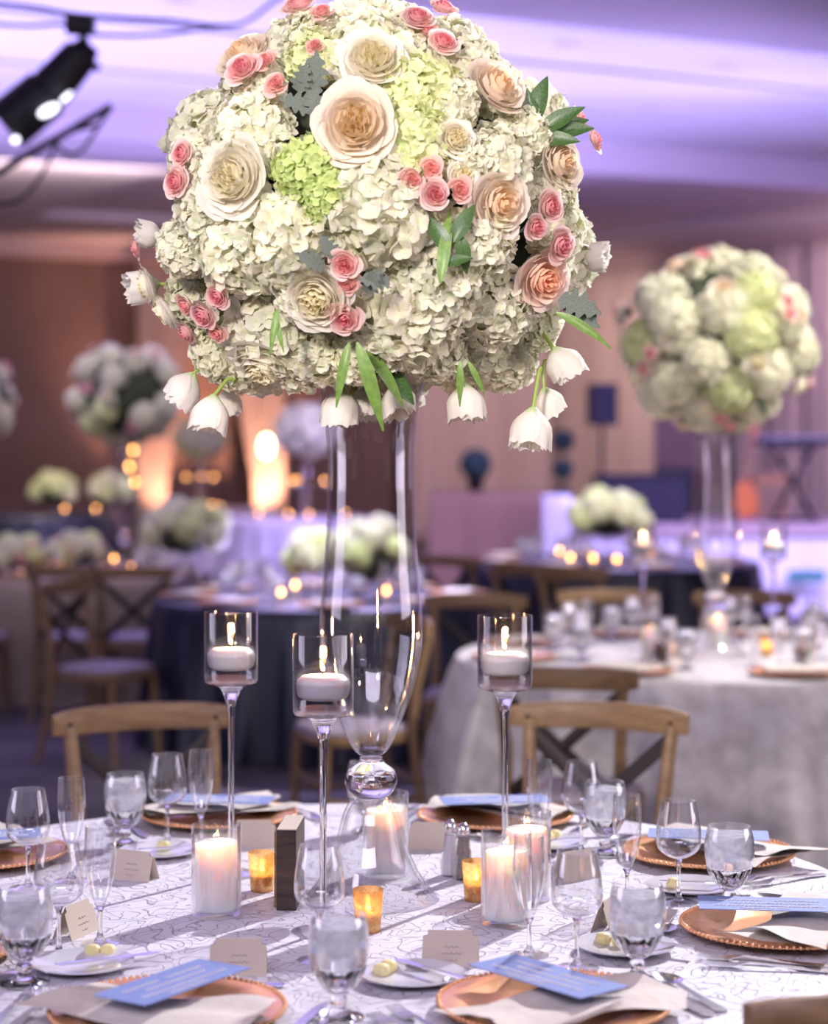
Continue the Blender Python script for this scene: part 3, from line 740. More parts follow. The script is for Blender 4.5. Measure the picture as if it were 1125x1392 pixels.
for (x, y, r) in ((412, 24, 25), (440, 28, 17), (565, 40, 24), (598, 26, 21), (598, 70, 22), (580, 52, 15), (338, 106, 25), (380, 122, 17), (366, 92, 17), (258, 213, 19), (252, 250, 22), (196, 335, 15),
                  (583, 232, 16), (587, 265, 20), (620, 260, 17), (557, 247, 17), (736, 281, 22), (719, 308, 18), (748, 330, 24), (470, 356, 20), (473, 381, 16), (470, 424, 23),
                  (262, 409, 17), (287, 420, 22), (305, 397, 19), (265, 443, 20), (302, 445, 16), (776, 166, 17), (795, 196, 19), (430, 70, 13)):
    put('spray_rose', PINK[rn.randrange(2)] if r > 17 else PINKS, x, y, r, -0.75, (0, -.25, 0))
# drooping tulips with their green stems
def hang(x, y, r, dep, fx, fy, dirn=(0, 0, -1)):
    p = P(x, y, VD + dep) - MC; src = P(fx, fy, VD + dep * 0.7) - MC; d = Vector(dirn).normalized()
    L_ = r / S1 * 1.05; base = p - d * L_ * 0.5
    o = part_at(arr, 'tulip', TUL[rn.randrange(2)], base, d, L_)
    Mi = o.matrix_basis.inverted(); mid = (base + src) / 2 - d * 0.015
    pts = [Mi @ q for q in (src, (src + mid) / 2 - d * .005, mid, base + d * 0.003)]
    new_ob('stem', B().tube(pts, 0.0035 / L_, 7).mesh('stem', M_STEMG), o)
hang(462, 553, 46, -0.10, 470, 470, (-.1, -.2, -1)); hang(500, 545, 40, -0.06, 478, 470, (.1, 0, -1)); hang(541, 541, 42, -0.12, 500, 490, (.1, -.2, -1))
hang(632, 545, 46, -0.10, 625, 490, (.1, -.1, -1)); hang(722, 580, 50, -0.10, 735, 500, (-.1, -.15, -1)); hang(745, 545, 36, -0.02, 745, 490, (.35, 0, -1))
hang(764, 492, 44, -0.06, 735, 450, (.5, -.2, -.8)); hang(286, 560, 46, -0.08, 320, 520, (-.2, -.1, -1)); hang(252, 527, 44, -0.02, 290, 490, (-.5, -.1, -.9))
hang(196, 390, 42, -0.0, 240, 390, (-.9, -.3, -.2)); hang(205, 320, 34, 0.0, 240, 330, (-.9, -.2, .2)); hang(310, 545, 34, 0.1, 330, 500, (.1, 0, -1))
hang(805, 350, 36, 0.0, 770, 350, (1, -.2, .1))
def leafat(me, x, y, dep, size, d, up, nm='leaf'):
    # leaf grows along +Y of its mesh
    p = P(x, y, VD + dep) - MC; yv = Vector(d).normalized(); zv = Vector(up); xv = yv.cross(zv).normalized(); zv = xv.cross(yv).normalized()
    M = Matrix((xv, yv, zv)).transposed().to_4x4()
    new_ob(nm, me, arr, p, M.to_euler(), size)
for (x, y, s, d) in ((436, 165, .06, (-.3, -.2, 1)), (428, 150, .06, (-.9, -.4, .3)), (425, 130, .07, (.1, -.3, 1)), (440, 185, .06, (-.8, -.5, -.6)), (405, 125, .05, (.3, -.5, .9))):
    leafat(LEAFD, x, y, -0.335, s, d, (0, -1, .3))
for (x, y, s, d) in ((500, 400, .05, (.2, -.5, .5)), (530, 385, .055, (-.8, -.5, .1)), (440, 365, .055, (-.7, -.6, .4)), (455, 350, .045, (-.6, -.6, .9))):
    leafat(LEAFD, x, y, -0.36, s, d, (0, -1, .3))
for (x, y, s, d) in ((758, 408, .075, (.9, -.2, -.25)), (765, 418, .07, (1, -.1, -.5))): leafat(LEAFD, x, y, -0.2, s, d, (0, -1, .3))
for (x, y, s, d) in ((720, 175, .09, (.25, -.2, 1)), (735, 180, .08, (.7, -.3, .5)), (740, 185, .08, (1, -.3, .25)), (730, 190, .07, (.8, -.5, 0)), (725, 180, .07, (-.2, -.4, 1)), (745, 180, .07, (.9, -.1, .4))):
    leafat(LEAF, x, y, -0.21, s, d, (-.2, -1, .3))
for (me, x, y, s, d, dep) in ((LEAFB, 598, 385, .12, (.12, -.1, 1), -.37), (LEAF, 615, 330, .07, (.5, -.1, 1), -.355), (LEAF, 610, 345, .07, (-.5, -.1, 1), -.36), (LEAF, 625, 320, .06, (.2, -.1, -1), -.355), (LEAF, 600, 360, .05, (.9, -.1, .3), -.365), (LEAFB, 755, 425, .10, (1, -.3, -.45), -.28),  # dark leaf cluster stands in for the shaded gap between blooms
                              (LEAFB, 485, 465, .14, (.35, -.2, -1), -.30), (LEAFB, 475, 465, .10, (-.25, -.3, -1), -.28), (LEAFB, 495, 470, .12, (.8, 0, -1), -.24), (LEAF, 520, 500, .08, (.8, 0, -.8), -.2),
                              (LEAF, 500, 490, .08, (1, .2, -.6), -.18), (LEAFB, 378, 420, .07, (-.2, -.5, -1), -.33), (LEAFB, 372, 425, .06, (.3, -.5, -1), -.33), (LEAFB, 625, 490, .07, (0, -.2, -1), -.28),
                              (LEAFB, 635, 490, .06, (.6, -.2, -1), -.28)):
    leafat(me, x, y, dep, s, d, (0, -1, .4))
# the unseen back of the ball
for i in range(34):
    g = i * 2.39996; z = 1 - 2 * (i + .5) / 34; r = math.sqrt(1 - z * z); n = Vector((r * math.cos(g), r * math.sin(g), z))
    if n.y > 0.12:
        part_at(arr, 'hydrangea_head', HYD[i % 3], Vector((n.x * RX * .88, n.y * RY * .88, n.z * RZ * .88)), n, 0.10)

def bouquet(name, label, c, rx, rz, seed, nh=30, pinks=10, roses=10, size=0.1, flat=False, green=0.2, group=None, leaves=8, gaps=0.0):
    rnd = random.Random(seed); t = thing(name, label, 'flower arrangement', c, 0, group)
    new_ob('foliage', core_mesh(rx * .76, rx * .76, rz * .76, seed), t)
    def dirs(n, off):
        for i in range(n):
            z = 1 - 2 * (i + .5) / n; r = math.sqrt(max(0, 1 - z * z)); a = i * 2.39996 + off
            if flat and z < -0.25: continue
            v = Vector((r * math.cos(a), r * math.sin(a), z + rnd.uniform(-.06, .06))).normalized(); yield v
    for v in dirs(nh, rnd.random() * 6):
        if rnd.random() < gaps: continue
        me = HYG[rnd.randrange(2)] if rnd.random() < green else HYD[rnd.randrange(3)]
        part_at(t, 'hydrangea_head', me, Vector((v.x * rx * .82, v.y * rx * .82, v.z * rz * .82)), v, size * rnd.uniform(.85, 1.15), rnd=rnd)
    for i, v in enumerate(dirs(roses, rnd.random() * 6)):
        part_at(t, 'garden_rose', (ROSEW[0], ROSEI, ROSEW[1])[i % 3], Vector((v.x * rx * .98, v.y * rx * .98, v.z * rz * .98)), v, size * .55, rnd=rnd)
    for i, v in enumerate(dirs(pinks, rnd.random() * 6)):
        for k in range(2):
            w2 = (v + Vector((rnd.uniform(-.1, .1), rnd.uniform(-.1, .1), rnd.uniform(-.12, .12)))).normalized()
            part_at(t, 'spray_rose', PINK[rnd.randrange(2)], Vector((w2.x * rx * 1.06, w2.y * rx * 1.06, w2.z * rz * 1.06)), w2, 0.033, rnd=rnd)
    for i, v in enumerate(dirs(leaves, rnd.random() * 6)):
        M = mat_to(v.cross(Vector((0.3, 0.2, 1))), rnd.random() * 6)
        new_ob('leaf', LEAF, t, Vector((v.x * rx * .9, v.y * rx * .9, v.z * rz * .9)), M.to_euler(), 0.07)
    return t

# ------------------------------------------------------------------ glass vase
def wall_prof(outer, th):
    """closed lathe profile from an outer (r,z) line, wall thickness th, open at top"""
    inner = [(max(r - th, 0.0), z) for r, z in reversed(outer)]
    return outer + inner
def smooth_prof(pts, sub=5):
    out = []
    for i in range(len(pts) - 1):
        p0 = pts[max(i - 1, 0)]; p1 = pts[i]; p2 = pts[i + 1]; p3 = pts[min(i + 2, len(pts) - 1)]
        for k in range(sub):
            t = k / sub
            out.append(tuple(0.5 * ((2 * p1[q]) + (-p0[q] + p2[q]) * t + (2 * p0[q] - 5 * p1[q] + 4 * p2[q] - p3[q]) * t * t + (-p0[q] + 3 * p1[q] - 3 * p2[q] + p3[q]) * t ** 3) for q in range(2)))
    out.append(pts[-1]); return [(max(r, 0.0), z) for r, z in out]
def make_vase():
    t = thing('footed_vase', '', 'vase')
    # z measured up from the table
    zz = lambda y: (CZ - (y - HY) / S1) - TZ
    body = smooth_prof([(0.016, zz(1028)), (0.034, zz(1015)), (0.052, zz(985)), (0.076, zz(935)), (0.0895, zz(880)), (0.090, zz(830)), (0.082, zz(760)), (0.0775, zz(690)), (0.077, zz(620)), (0.0835, zz(560)), (0.098, zz(512))], 6)
    inner = [(r - 0.0028, z + (0.012 if i == 0 else 0)) for i, (r, z) in enumerate(body)]
    inner = [(max(r, 0), z) for r, z in inner if z > zz(1020)]
    new_ob('body', B().lathe([(0.0, zz(1029))] + body + list(reversed(inner)) + [(0.0, zz(1019))], 64).mesh('body', M_GLASSV), t)
    kn = smooth_prof([(0.020, zz(1029)), (0.022, zz(1036)), (0.040, zz(1046)), (0.047, zz(1060)), (0.040, zz(1075)), (0.027, zz(1083)), (0.026, zz(1086))], 5)
    new_ob('knob', B().lathe([(0, zz(1029))] + kn + [(0, zz(1086))], 48).mesh('knob', M_CUT), t)
    ft = smooth_prof([(0.024, zz(1086)), (0.040, zz(1092)), (0.052, zz(1112)), (0.061, zz(1140)), (0.074, zz(1168)), (0.094, zz(1195)), (0.118, 0.004), (0.121, 0.0015)], 6)
    fi = [(max(r - 0.006, 0.0), z - 0.002) for r, z in reversed(ft) if z > 0.004]
    new_ob('foot', B().lathe([(0, zz(1086))] + ft + [(0.113, 0.0015)] + fi + [(0, zz(1089))], 64).mesh('foot', M_GLASSV), t)
    return t
vase = Maker(make_vase)
vase((VX, VD, TZ), 0, 'tall clear glass vase with knobbed foot at the centre of the front table')
# second bouquet and vase
C2x = (970 - CX) * 7.6 / FPX
vase((C2x, 7.55, TZ), 0, 'tall clear glass vase on the ivory velvet table at right')
bouquet('floral_arrangement', 'round blurred bouquet of cream blooms on the vase of the ivory table', P(971, 465, 7.55), 0.375, 0.335, 21, 40, 9, 20, 0.098, leaves=24, gaps=0.12)
c4 = P(170, 535, 12.7); vase((c4.x, c4.y, TZ), 0, 'far glass vase on the champagne clothed table, under the rosy globe')
bouquet('floral_arrangement', 'round blush and white bouquet in soft focus left of the main one', c4, 0.37, 0.33, 22, 34, 8, 12, 0.095, gaps=0.2, green=0.1)
c0 = P(-45, 540, 12.6); vase((c0.x, c0.y, TZ), 0, 'glass vase cut by the left edge, under the outermost bouquet')
bouquet('floral_arrangement', 'round bouquet cut off by the left edge of the photo', c0, 0.32, 0.30, 23, 30, 8, 12, 0.10, gaps=0.15, green=0.1)
c = P(415, 585, 21.8); vase((c.x, c.y, TZ), 0, 'distant glass vase on the purple lit satin table', scale=0.9)
bouquet('floral_arrangement', 'distant lilac tinted bouquet on the vase before the peach drape', c, 0.34, 0.28, 24, 26, 0, 8, 0.11, green=0)
c = P(272, 595, 24.4); vase((c.x, c.y, TZ), 0, 'distant glass vase standing among candles in the dark opening', scale=0.85)
bouquet('floral_arrangement', 'distant pale green bouquet in front of the dark drape opening', c, 0.30, 0.22, 25, 24, 0, 6, 0.12, green=.6)

def bowl(label, c, r, h):
    t = thing('glass_bowl', label, 'bowl', c)
    pr = smooth_prof([(0.03, 0.0), (0.05, 0.012), (r * .75, h * .35), (r, h)], 5)
    new_ob('bowl_body', B().lathe([(0, 0)] + pr + [(q - .004, z + .003) for q, z in reversed(pr)] + [(0, .006)], 40).mesh('bowl', M_GLASSV), t)
    return t
def low_bouquet(label, x, y, D, rx, rz, seed, vlabel, **kw):
    c = P(x, y, D); t = thing('cube_vase', vlabel, 'vase', (c.x, c.y, TZ)); h = max(0.06, c.z - TZ - rz * .35)
    new_ob('vase_body', B().lathe(smooth_prof([(0.0, 0.0), (0.05, 0.0), (0.055, .01), (0.045, h * .5), (0.075, h)], 4) + [(0.07, h), (0.04, h * .5), (0.045, .012), (0, .012)], 28).mesh('vase', M_GLASSV), t)
    bouquet('floral_arrangement', label, c, rx, rz, seed, 16, kw.get('pinks', 0), kw.get('roses', 5), kw.get('size', .085), flat=True, green=kw.get('green', .3), leaves=6)
low_bouquet('low white hydrangea bouquet seen through the tall vase, on the navy table', 503, 755, 10.35, 0.19, 0.17, 31, 'small vase holding the hydrangeas seen through the tall glass vase')
low_bouquet('small white bouquet left of the tall vase stem, on the navy table', 428, 757, 10.6, 0.13, 0.12, 32, 'small vase under the white bouquet left of the tall vase')
low_bouquet('low domed bouquet of bright white blooms before the stage', 826, 705, 13.55, 0.26, 0.155, 33, 'short glass vase under the domed white bouquet before the stage', size=.1)
low_bouquet('low white and cream bouquet on silvery bowl, left of the candle holders', 252, 722, 13.0, 0.27, 0.19, 34, 'shallow glass stand under the low white and cream bouquet', roses=9, size=.1)
low_bouquet('far low yellowish bouquet on the left navy table', 72, 668, 23.4, 0.25, 0.2, 35, 'vase under the far yellowish bouquet', green=.9, size=.11)
low_bouquet('far low pale green bouquet right of the yellowish one', 150, 668, 24.0, 0.24, 0.19, 36, 'vase under the far pale green bouquet', green=.7, size=.11)
low_bouquet('pinkish low bouquet on the champagne table, lower left', 105, 750, 12.3, 0.17, 0.10, 37, 'small vase under the pinkish low bouquet', pinks=10, roses=8, size=.07)
low_bouquet('blush low bouquet at the left edge of the champagne table', 22, 755, 12.3, 0.18, 0.11, 38, 'small vase under the blush bouquet at the left edge', pinks=12, roses=8, size=.07)

# ------------------------------------------------------------------ stemware
def pr_wall(outer, th, floor):
    inner = [(max(r - th, 0), z) for r, z in outer if z > floor]
    return [(0, outer[0][1])] + outer + list(reversed(inner)) + [(0, floor)]
def foot_stem(t, rf, z1, r0=0.0035):
    new_ob('stem', B().lathe(smooth_prof([(0.010, 0.006), (r0 + .0012, 0.016), (r0, z1 * .5), (r0 + .0005, z1 * .85), (r0 + .004, z1)], 4), 14).mesh('stem', M_SOLID), t)
    new_ob('foot', B().lathe([(0, 0.0008), (rf, 0.0008), (rf, 0.002), (rf * .6, 0.0035), (0.010, 0.0062), (0, 0.0066)], 36).mesh('foot', M_GLASS), t)
def make_wine():
    t = thing('wine_glass', '', 'wine glass')
    foot_stem(t, 0.034, 0.078)
    o = smooth_prof([(0.006, 0.078), (0.020, 0.083), (0.036, 0.096), (0.0395, 0.115), (0.0375, 0.140), (0.0335, 0.162), (0.0305, 0.18)], 4)
    new_ob('bowl', B().lathe(pr_wall(o, 0.0012, 0.083), 40).mesh('bowl', M_GLASS), t)
    return t
def make_flute():
    t = thing('champagne_flute', '', 'flute')
    foot_stem(t, 0.031, 0.060)
    o = smooth_prof([(0.004, 0.060), (0.010, 0.068), (0.018, 0.090), (0.0245, 0.125), (0.0258, 0.150), (0.0235, 0.19)], 4)
    new_ob('bowl', B().lathe(pr_wall(o, 0.0012, 0.069), 36).mesh('bowl', M_GLASS), t)
    return t
def make_goblet():
    t = thing('water_goblet', '', 'water goblet')
    fl = lambda a, z: 1 + (0.03 * math.cos(10 * a) if z < 0.085 else 0.0)
    new_ob('foot', B().lathe(smooth_prof([(0.035, 0.001), (0.035, 0.003), (0.020, 0.008), (0.010, 0.016), (0.012, 0.026), (0.008, 0.034)], 4), 40).mesh('foot', M_CUT), t)
    new_ob('cut_base', B().lathe(smooth_prof([(0.0, 0.034), (0.010, 0.0345), (0.024, 0.046), (0.034, 0.062), (0.0385, 0.074)], 4) + [(0.0365, 0.074), (0.02, 0.05), (0.0, 0.044)], 60, fl=lambda a, z: 1 + 0.035 * math.cos(12 * a)).mesh('cut', M_CUT), t)
    o = smooth_prof([(0.0390, 0.0745), (0.0425, 0.095), (0.0425, 0.115), (0.040, 0.132), (0.037, 0.145)], 4)
    new_ob('bowl', B().lathe(o + [(r - .0013, z) for r, z in reversed(o)], 44, closed=True).mesh('bowl', M_GLASS), t)
    w_ = new_ob('iced_water', B().lathe([(0, 0.076), (0.036, 0.076), (0.0405, 0.095), (0.0405, 0.115), (0.0385, 0.131), (0, 0.131)], 36).mesh('ice', M_ICE), t)
    return t
wine = Maker(make_wine); flute = Maker(make_flute); goblet = Maker(make_goblet)
wine_far = Maker(lambda: far_version(make_wine)); flute_far = Maker(lambda: far_version(make_flute)); goblet_far = Maker(lambda: far_version(make_goblet))
def far_version(fn):
    global M_GLASS
    keep = M_GLASS; M_GLASS = M_GLASSB; t = fn(); M_GLASS = keep
    return t
for (x, y, lb) in ((38, 1208, 'wine glass at the left edge, behind the front left goblet'), (227, 1147, 'wine glass beside a flute at the back left, by the chair'), (790, 1160, 'wine glass at the back right, before the chair'),
                   (922, 1228, 'wine glass between flute and goblet before the right charger'), (784, 1317, 'wine glass standing left of the front right goblet'), (80, 1300, 'wine glass directly behind the front left goblet, by a tented card'),
                   (434, 1306, 'wine glass behind the front centre goblet')):
    wine(T(x, y), rn.random() * 6, lb)
for (x, y, lb) in ((97, 1198, 'champagne flute second from the left edge'), (136, 1283, 'champagne flute in front of the white blank card, left'), (273, 1149, 'champagne flute at the back left beside a candle stem'),
                   (733, 1166, 'champagne flute at the back right beside a candle stem'), (852, 1228, 'champagne flute left of the right charger'), (719, 1300, 'champagne flute in front of the right pillar candle')):
    flute(T(x, y), rn.random() * 6, lb)
for (x, y, lb) in ((170, 1150, 'iced water goblet at the back left of the table'), (33, 1338, 'iced water goblet largest at the left edge'), (460, 1384, 'faceted iced water goblet at front centre'),
                   (866, 1334, 'iced water goblet at front right beside butter plate'), (991, 1237, 'iced water goblet in front of the right charger'), (822, 1163, 'iced water goblet behind the wine glass, back right'),
                   (499, 1131, 'water goblet seen behind the knob of the tall vase')):
    goblet(T(x, y), rn.random() * 6, lb)

# ------------------------------------------------------------------ candles
def flame_b(z0, h, r, tilt=0.0):
    b = B(); pr = [(0.0, 0), (r * .7, h * .12), (r, h * .3), (r * .75, h * .55), (r * .35, h * .82), (0.0, h)]
    vs = B().lathe(smooth_prof(pr, 3), 14).v
    bb = B().lathe(smooth_prof(pr, 3), 14, Matrix.Translation((0, 0, z0)))
    for v in bb.v: v.x += -tilt * ((v.z - z0) / h) ** 1.5 * h
    return bb
def make_stand():
    t = thing('stemmed_candle_holder', '', 'candle holder')
    H = 0.490; cb = 0.362
    new_ob('foot', B().lathe(smooth_prof([(0.0, 0.001), (0.048, 0.001), (0.048, 0.003), (0.02, 0.007), (0.006, 0.018)], 4) + [(0, .018)], 40).mesh('foot', M_GLASS), t)
    new_ob('stem', B().lathe([(0, .017)] + smooth_prof([(0.0065, 0.018), (0.0055, 0.05), (0.0058, 0.20), (0.0075, 0.30), (0.0085, 0.318)], 5) + [(0, .318)], 20).mesh('stem', M_SOLID), t)
    new_ob('collar', B().lathe([(0, .318)] + smooth_prof([(0.009, 0.3185), (0.014, 0.334), (0.023, 0.349), (0.046, 0.357)], 5) + [(0, .357)], 36).mesh('collar', M_CUT), t)
    o = [(0.047, cb - 0.004), (0.0498, cb), (0.05, cb + .02), (0.05, H - .002), (0.0495, H)]
    new_ob('cup', B().lathe([(0, cb - .004)] + o + [(0.0482, H), (0.0478, cb + .004), (0, cb + .004)], 48).mesh('cup', M_GLASSC), t)
    new_ob('water', B().lathe([(0, cb + .006), (0.047, cb + .006), (0.047, cb + .047), (0.0, cb + .047)], 40).mesh('water', M_WATER), t)
    cn = new_ob('floating_candle', B().lathe([(0, cb + .020)] + smooth_prof([(0.030, cb + .020), (0.041, cb + .026), (0.0445, cb + .040), (0.0425, cb + .052), (0.034, cb + .0595)], 4) + [(0.012, cb + .058), (0, cb + .058)], 40).mesh('candle', M_WAXW), t)
    new_ob('wick', B().tube([(0, 0, cb + .058), (-.001, 0, cb + .068)], 0.0008, 6).mesh('wick', M_WICK), cn)
    new_ob('flame', flame_b(cb + .066, 0.019, 0.0036, .25).mesh('flame', M_FLAME), cn)
    l = point('candle_light', (0, 0, cb + .082), 0.55, (1.0, 0.50, 0.20), 0.006, cn)
    return t
stand = Maker(make_stand)
for (x, y, lb) in ((314, 1189, 'long-stemmed glass candle holder with floating candle, leftmost of three'), (439, 1267, 'long-stemmed glass candle holder with floating candle, in front of the tall vase'),
                   (686, 1202, 'long-stemmed glass candle holder with floating candle, right of the tall vase')):
    stand(T(x, y), 0, lb)
def make_pillar():
    t = thing('pillar_candle', '', 'candle')
    g = 0.0425; H = 0.155
    new_ob('glass_cylinder', B().lathe([(0, 0.001), (g - .002, 0.001), (g, .003), (g, H), (g - .0018, H), (g - .002, .010), (0, .010)], 44).mesh('cyl', M_GLASS), t)
    cw = 0.036; ch = 0.122
    wx = new_ob('wax', B().lathe([(0, .0105)] + smooth_prof([(cw - .001, .0105), (cw, .02), (cw, ch - .006), (cw - .002, ch), (cw - .007, ch - .002), (cw - .014, ch - .018), (0.010, ch - .024)], 4) + [(0, ch - .024)], 40).mesh('wax', M_WAX), t)
    new_ob('wick', B().tube([(0, 0, ch - .024), (.001, 0, ch - .012)], 0.0009, 6).mesh('wick', M_WICK), wx)
    new_ob('flame', flame_b(ch - .015, 0.024, 0.0045, .1).mesh('flame', M_FLAME), wx)
    point('candle_light', (0, 0, ch - .004), 0.5, (1.0, 0.50, 0.30), 0.005, wx)
    return t
pillar = Maker(make_pillar)
pillar(T(294, 1244), 0, 'glowing pillar candle in clear glass cylinder, left of the wooden block')
pillar(T(688, 1256), 0, 'glowing pillar candle in clear glass cylinder, right by a flute')
pillar(T(524, 1190), 0, 'pillar candle in glass seen behind the foot of the tall vase')
pillar(T(716, 1222), 0, 'second pillar candle close behind the right one')
def make_votive():
    t = thing('votive_holder', '', 'votive')
    o = smooth_prof([(0.019, 0.001), (0.0205, 0.004), (0.0235, 0.045), (0.0255, 0.07)], 4)
    m = M_VOT
    new_ob('cup', B().lathe([(0, .001)] + o + [(r - .0015, z) for r, z in reversed(o) if z > .006] + [(0, .007)], 32).mesh('cup', m), t)
    wx = new_ob('wax', B().lathe([(0, .008), (0.018, .008), (0.019, .030), (0, .030)], 20).mesh('wax', M_WAX), t)
    new_ob('flame', flame_b(.034, 0.018, 0.004).mesh('flame', M_FLAME), wx)
    point('candle_light', (0, 0, .047), 0.05, (1.0, 0.50, 0.18), 0.005, wx)
    return t
def votive_mat():
    m = bpy.data.materials.new('amber_votive'); m.use_nodes = True; nt = m.node_tree; L = nt.links.new
    nt.nodes.remove(nt.nodes['Principled BSDF']); out = nt.nodes['Material Output']
    tc = nt.nodes.new('ShaderNodeTexCoord'); n = nt.nodes.new('ShaderNodeTexNoise'); n.inputs['Scale'].default_value = 120
    L(tc.outputs['Object'], n.inputs['Vector'])
    tl = nt.nodes.new('ShaderNodeBsdfTranslucent'); tl.inputs[0].default_value = (1.0, 0.74, 0.42, 1)
    tr = nt.nodes.new('ShaderNodeBsdfTransparent'); tr.inputs[0].default_value = (1.0, 0.85, 0.62, 1)
    gl = nt.nodes.new('ShaderNodeBsdfGlossy'); gl.inputs[0].default_value = (1.0, 0.72, 0.42, 1); gl.inputs['Roughness'].default_value = 0.2
    m1 = nt.nodes.new('ShaderNodeMixShader'); m2 = nt.nodes.new('ShaderNodeMixShader'); m2.inputs[0].default_value = 0.25
    L(n.outputs['Fac'], m1.inputs[0]); L(tr.outputs[0], m1.inputs[1]); L(tl.outputs[0], m1.inputs[2]); L(m1.outputs[0], m2.inputs[1]); L(gl.outputs[0], m2.inputs[2]); L(m2.outputs[0], out.inputs[0])
    return m
M_VOT = votive_mat()
votive = Maker(make_votive)
votive(T(356, 1211), 0, 'gold glass votive half hidden by the wooden block')
votive(T(500, 1266), 0, 'gold glass votive behind the front centre goblet')
votive(T(647, 1224), 0, 'gold glass votive beside the pepper shaker')

# ------------------------------------------------------------------ table things
t = thing('table_number_block', 'upright dark wooden table number block seen edge-on, left of the vase', 'table sign', T(389, 1238), R(-3))
new_ob('block_body', boxm((-0.017, 0, 0), (0.017, 0.135, 0.138), M_WOODD, 0.001, 'block'), t)  # dark wood carries the shade on the unlit front
new_ob('pale_side', boxm((-0.0215, 0.004, 0.004), (-0.0172, 0.131, 0.134), M_WOOD, 0.0006, 'panel'), t)  # paler wood paints the light falling on the left side
new_ob('top_panel', boxm((-0.0165, 0.002, 0.1382), (0.0165, 0.133, 0.1395), M_CARD, 0.0, 'toppanel'), t)
def shaker(label, x, y, fill):
    t = thing('shaker', label, 'shaker', T(x, y))
    gl = B().lathe([(0, .001)] + smooth_prof([(0.019, .001), (0.0185, .02), (0.013, .06), (0.010, .082)], 4) + [(0, .082)], 8)
    new_ob('glass_body', gl.mesh('body', M_GLASS), t)
    new_ob('contents', B().lathe([(0, .004), (0.0175, .004), (0.0168, .02), (0.0118, .058), (0.0098, .076), (0, .076)], 8).mesh('fill', fill), t)
    new_ob('cap', B().lathe([(0, .0825), (0.0115, .0825), (0.0125, .09), (0.010, .098), (0.004, .104), (0, .105)], 16).mesh('cap', M_SILVER), t)
shaker('clear glass salt shaker with silver cap, left of the pepper', 612, 1190, M_SALT)
shaker('glass pepper shaker with silver cap beside the salt', 630, 1195, M_PEPPER)

# flatware (length along +Y, tip at +Y)
def strip(pts, th=0.0016, n=None):
    """pts: (y, halfwidth, z)"""
    vs = []; fs = []
    for (y, w_, z) in pts: vs += [(-w_, y, z), (w_, y, z), (w_, y, z + th), (-w_, y, z + th)]
    for i in range(len(pts) - 1):
        for k in range(4): fs.append((i * 4 + k, i * 4 + (k + 1) % 4, i * 4 + 4 + (k + 1) % 4, i * 4 + 4 + k))
    fs.append((3, 2, 1, 0)); m = (len(pts) - 1) * 4; fs.append((m, m + 1, m + 2, m + 3))
    return vs, fs
HND = [(-0.10, 0.007, .001), (-0.095, 0.0095, .001), (-0.06, 0.0075, .002), (0.0, 0.0042, .006), (0.03, 0.0036, .008)]
def make_fork():
    t = thing('fork', '', 'fork')
    new_ob('handle', B().add(*strip(HND)).mesh('h', M_SILVER), t)
    b = B(); b.add(*strip([(0.03, 0.0036, .008), (0.040, 0.007, .006), (0.05, 0.0115, .004), (0.058, 0.0118, .003)]))
    for k in range(4):
        x = -0.0098 + k * 0.00653; vs, fs = strip([(0.057, 0.0017, .003), (0.08, 0.0014, .003), (0.10, 0.0008, .006)]); b.add([(v[0] + x, v[1], v[2]) for v in vs], fs)
    new_ob('tines', b.mesh('tines', M_SILVER), t); return t
def make_knife():
    t = thing('knife', '', 'knife')
    new_ob('handle', B().add(*strip([(-0.11, 0.006, .001), (-0.105, 0.009, .001), (-0.03, 0.0065, .001), (0.01, 0.0055, .001)], .004)).mesh('h', M_SILVER), t)
    new_ob('blade', B().add(*strip([(0.01, 0.0055, .002), (0.03, 0.0085, .002), (0.10, 0.0085, .002), (0.118, 0.006, .002), (0.125, 0.001, .002)], .0012)).mesh('b', M_SILVER), t); return t
def make_spoon():
    t = thing('spoon', '', 'spoon')
    new_ob('handle', B().add(*strip(HND)).mesh('h', M_SILVER), t)
    b = B(); vs = []; fs = []; n = 20
    for j in range(5):
        r = 1 - j * .22 if j < 4 else 0.05
        for k in range(n):
            a = 2 * PI * k / n; vs.append((0.0195 * r * math.cos(a), 0.058 + 0.030 * r * math.sin(a), .0095 - .0075 * (1 - r * r)))
    for j in range(4):
        for k in range(n): fs.append((j * n + k, j * n + (k + 1) % n, (j + 1) * n + (k + 1) % n, (j + 1) * n + k))
    new_ob('spoon_bowl', B().add(vs, fs).mesh('sb', M_SILVER), t); return t
fork = Maker(make_fork); knife = Maker(make_knife); spoon = Maker(make_spoon)
def make_charger():
    t = thing('charger_plate', '', 'charger plate')
    new_ob('plate', B().lathe([(0, .002)] + smooth_prof([(0.09, .002), (0.112, .004), (0.128, .012), (0.155, .0155), (0.163, .0155)], 4) + [(0.163, .0175), (0.155, .0178), (0.127, .0145), (0.11, .0065), (0.09, .0045), (0, .0045)], 64).mesh('plate', M_GOLD), t)
    b = B(); n = 96
    for k in range(n):
        a = 2 * PI * k / n; b.sphere((0.163 * math.cos(a), 0.163 * math.sin(a), .018), 0.0037, 8, 5)
    new_ob('beaded_rim', b.mesh('beads', M_GOLD), t); return t
charger = Maker(make_charger)
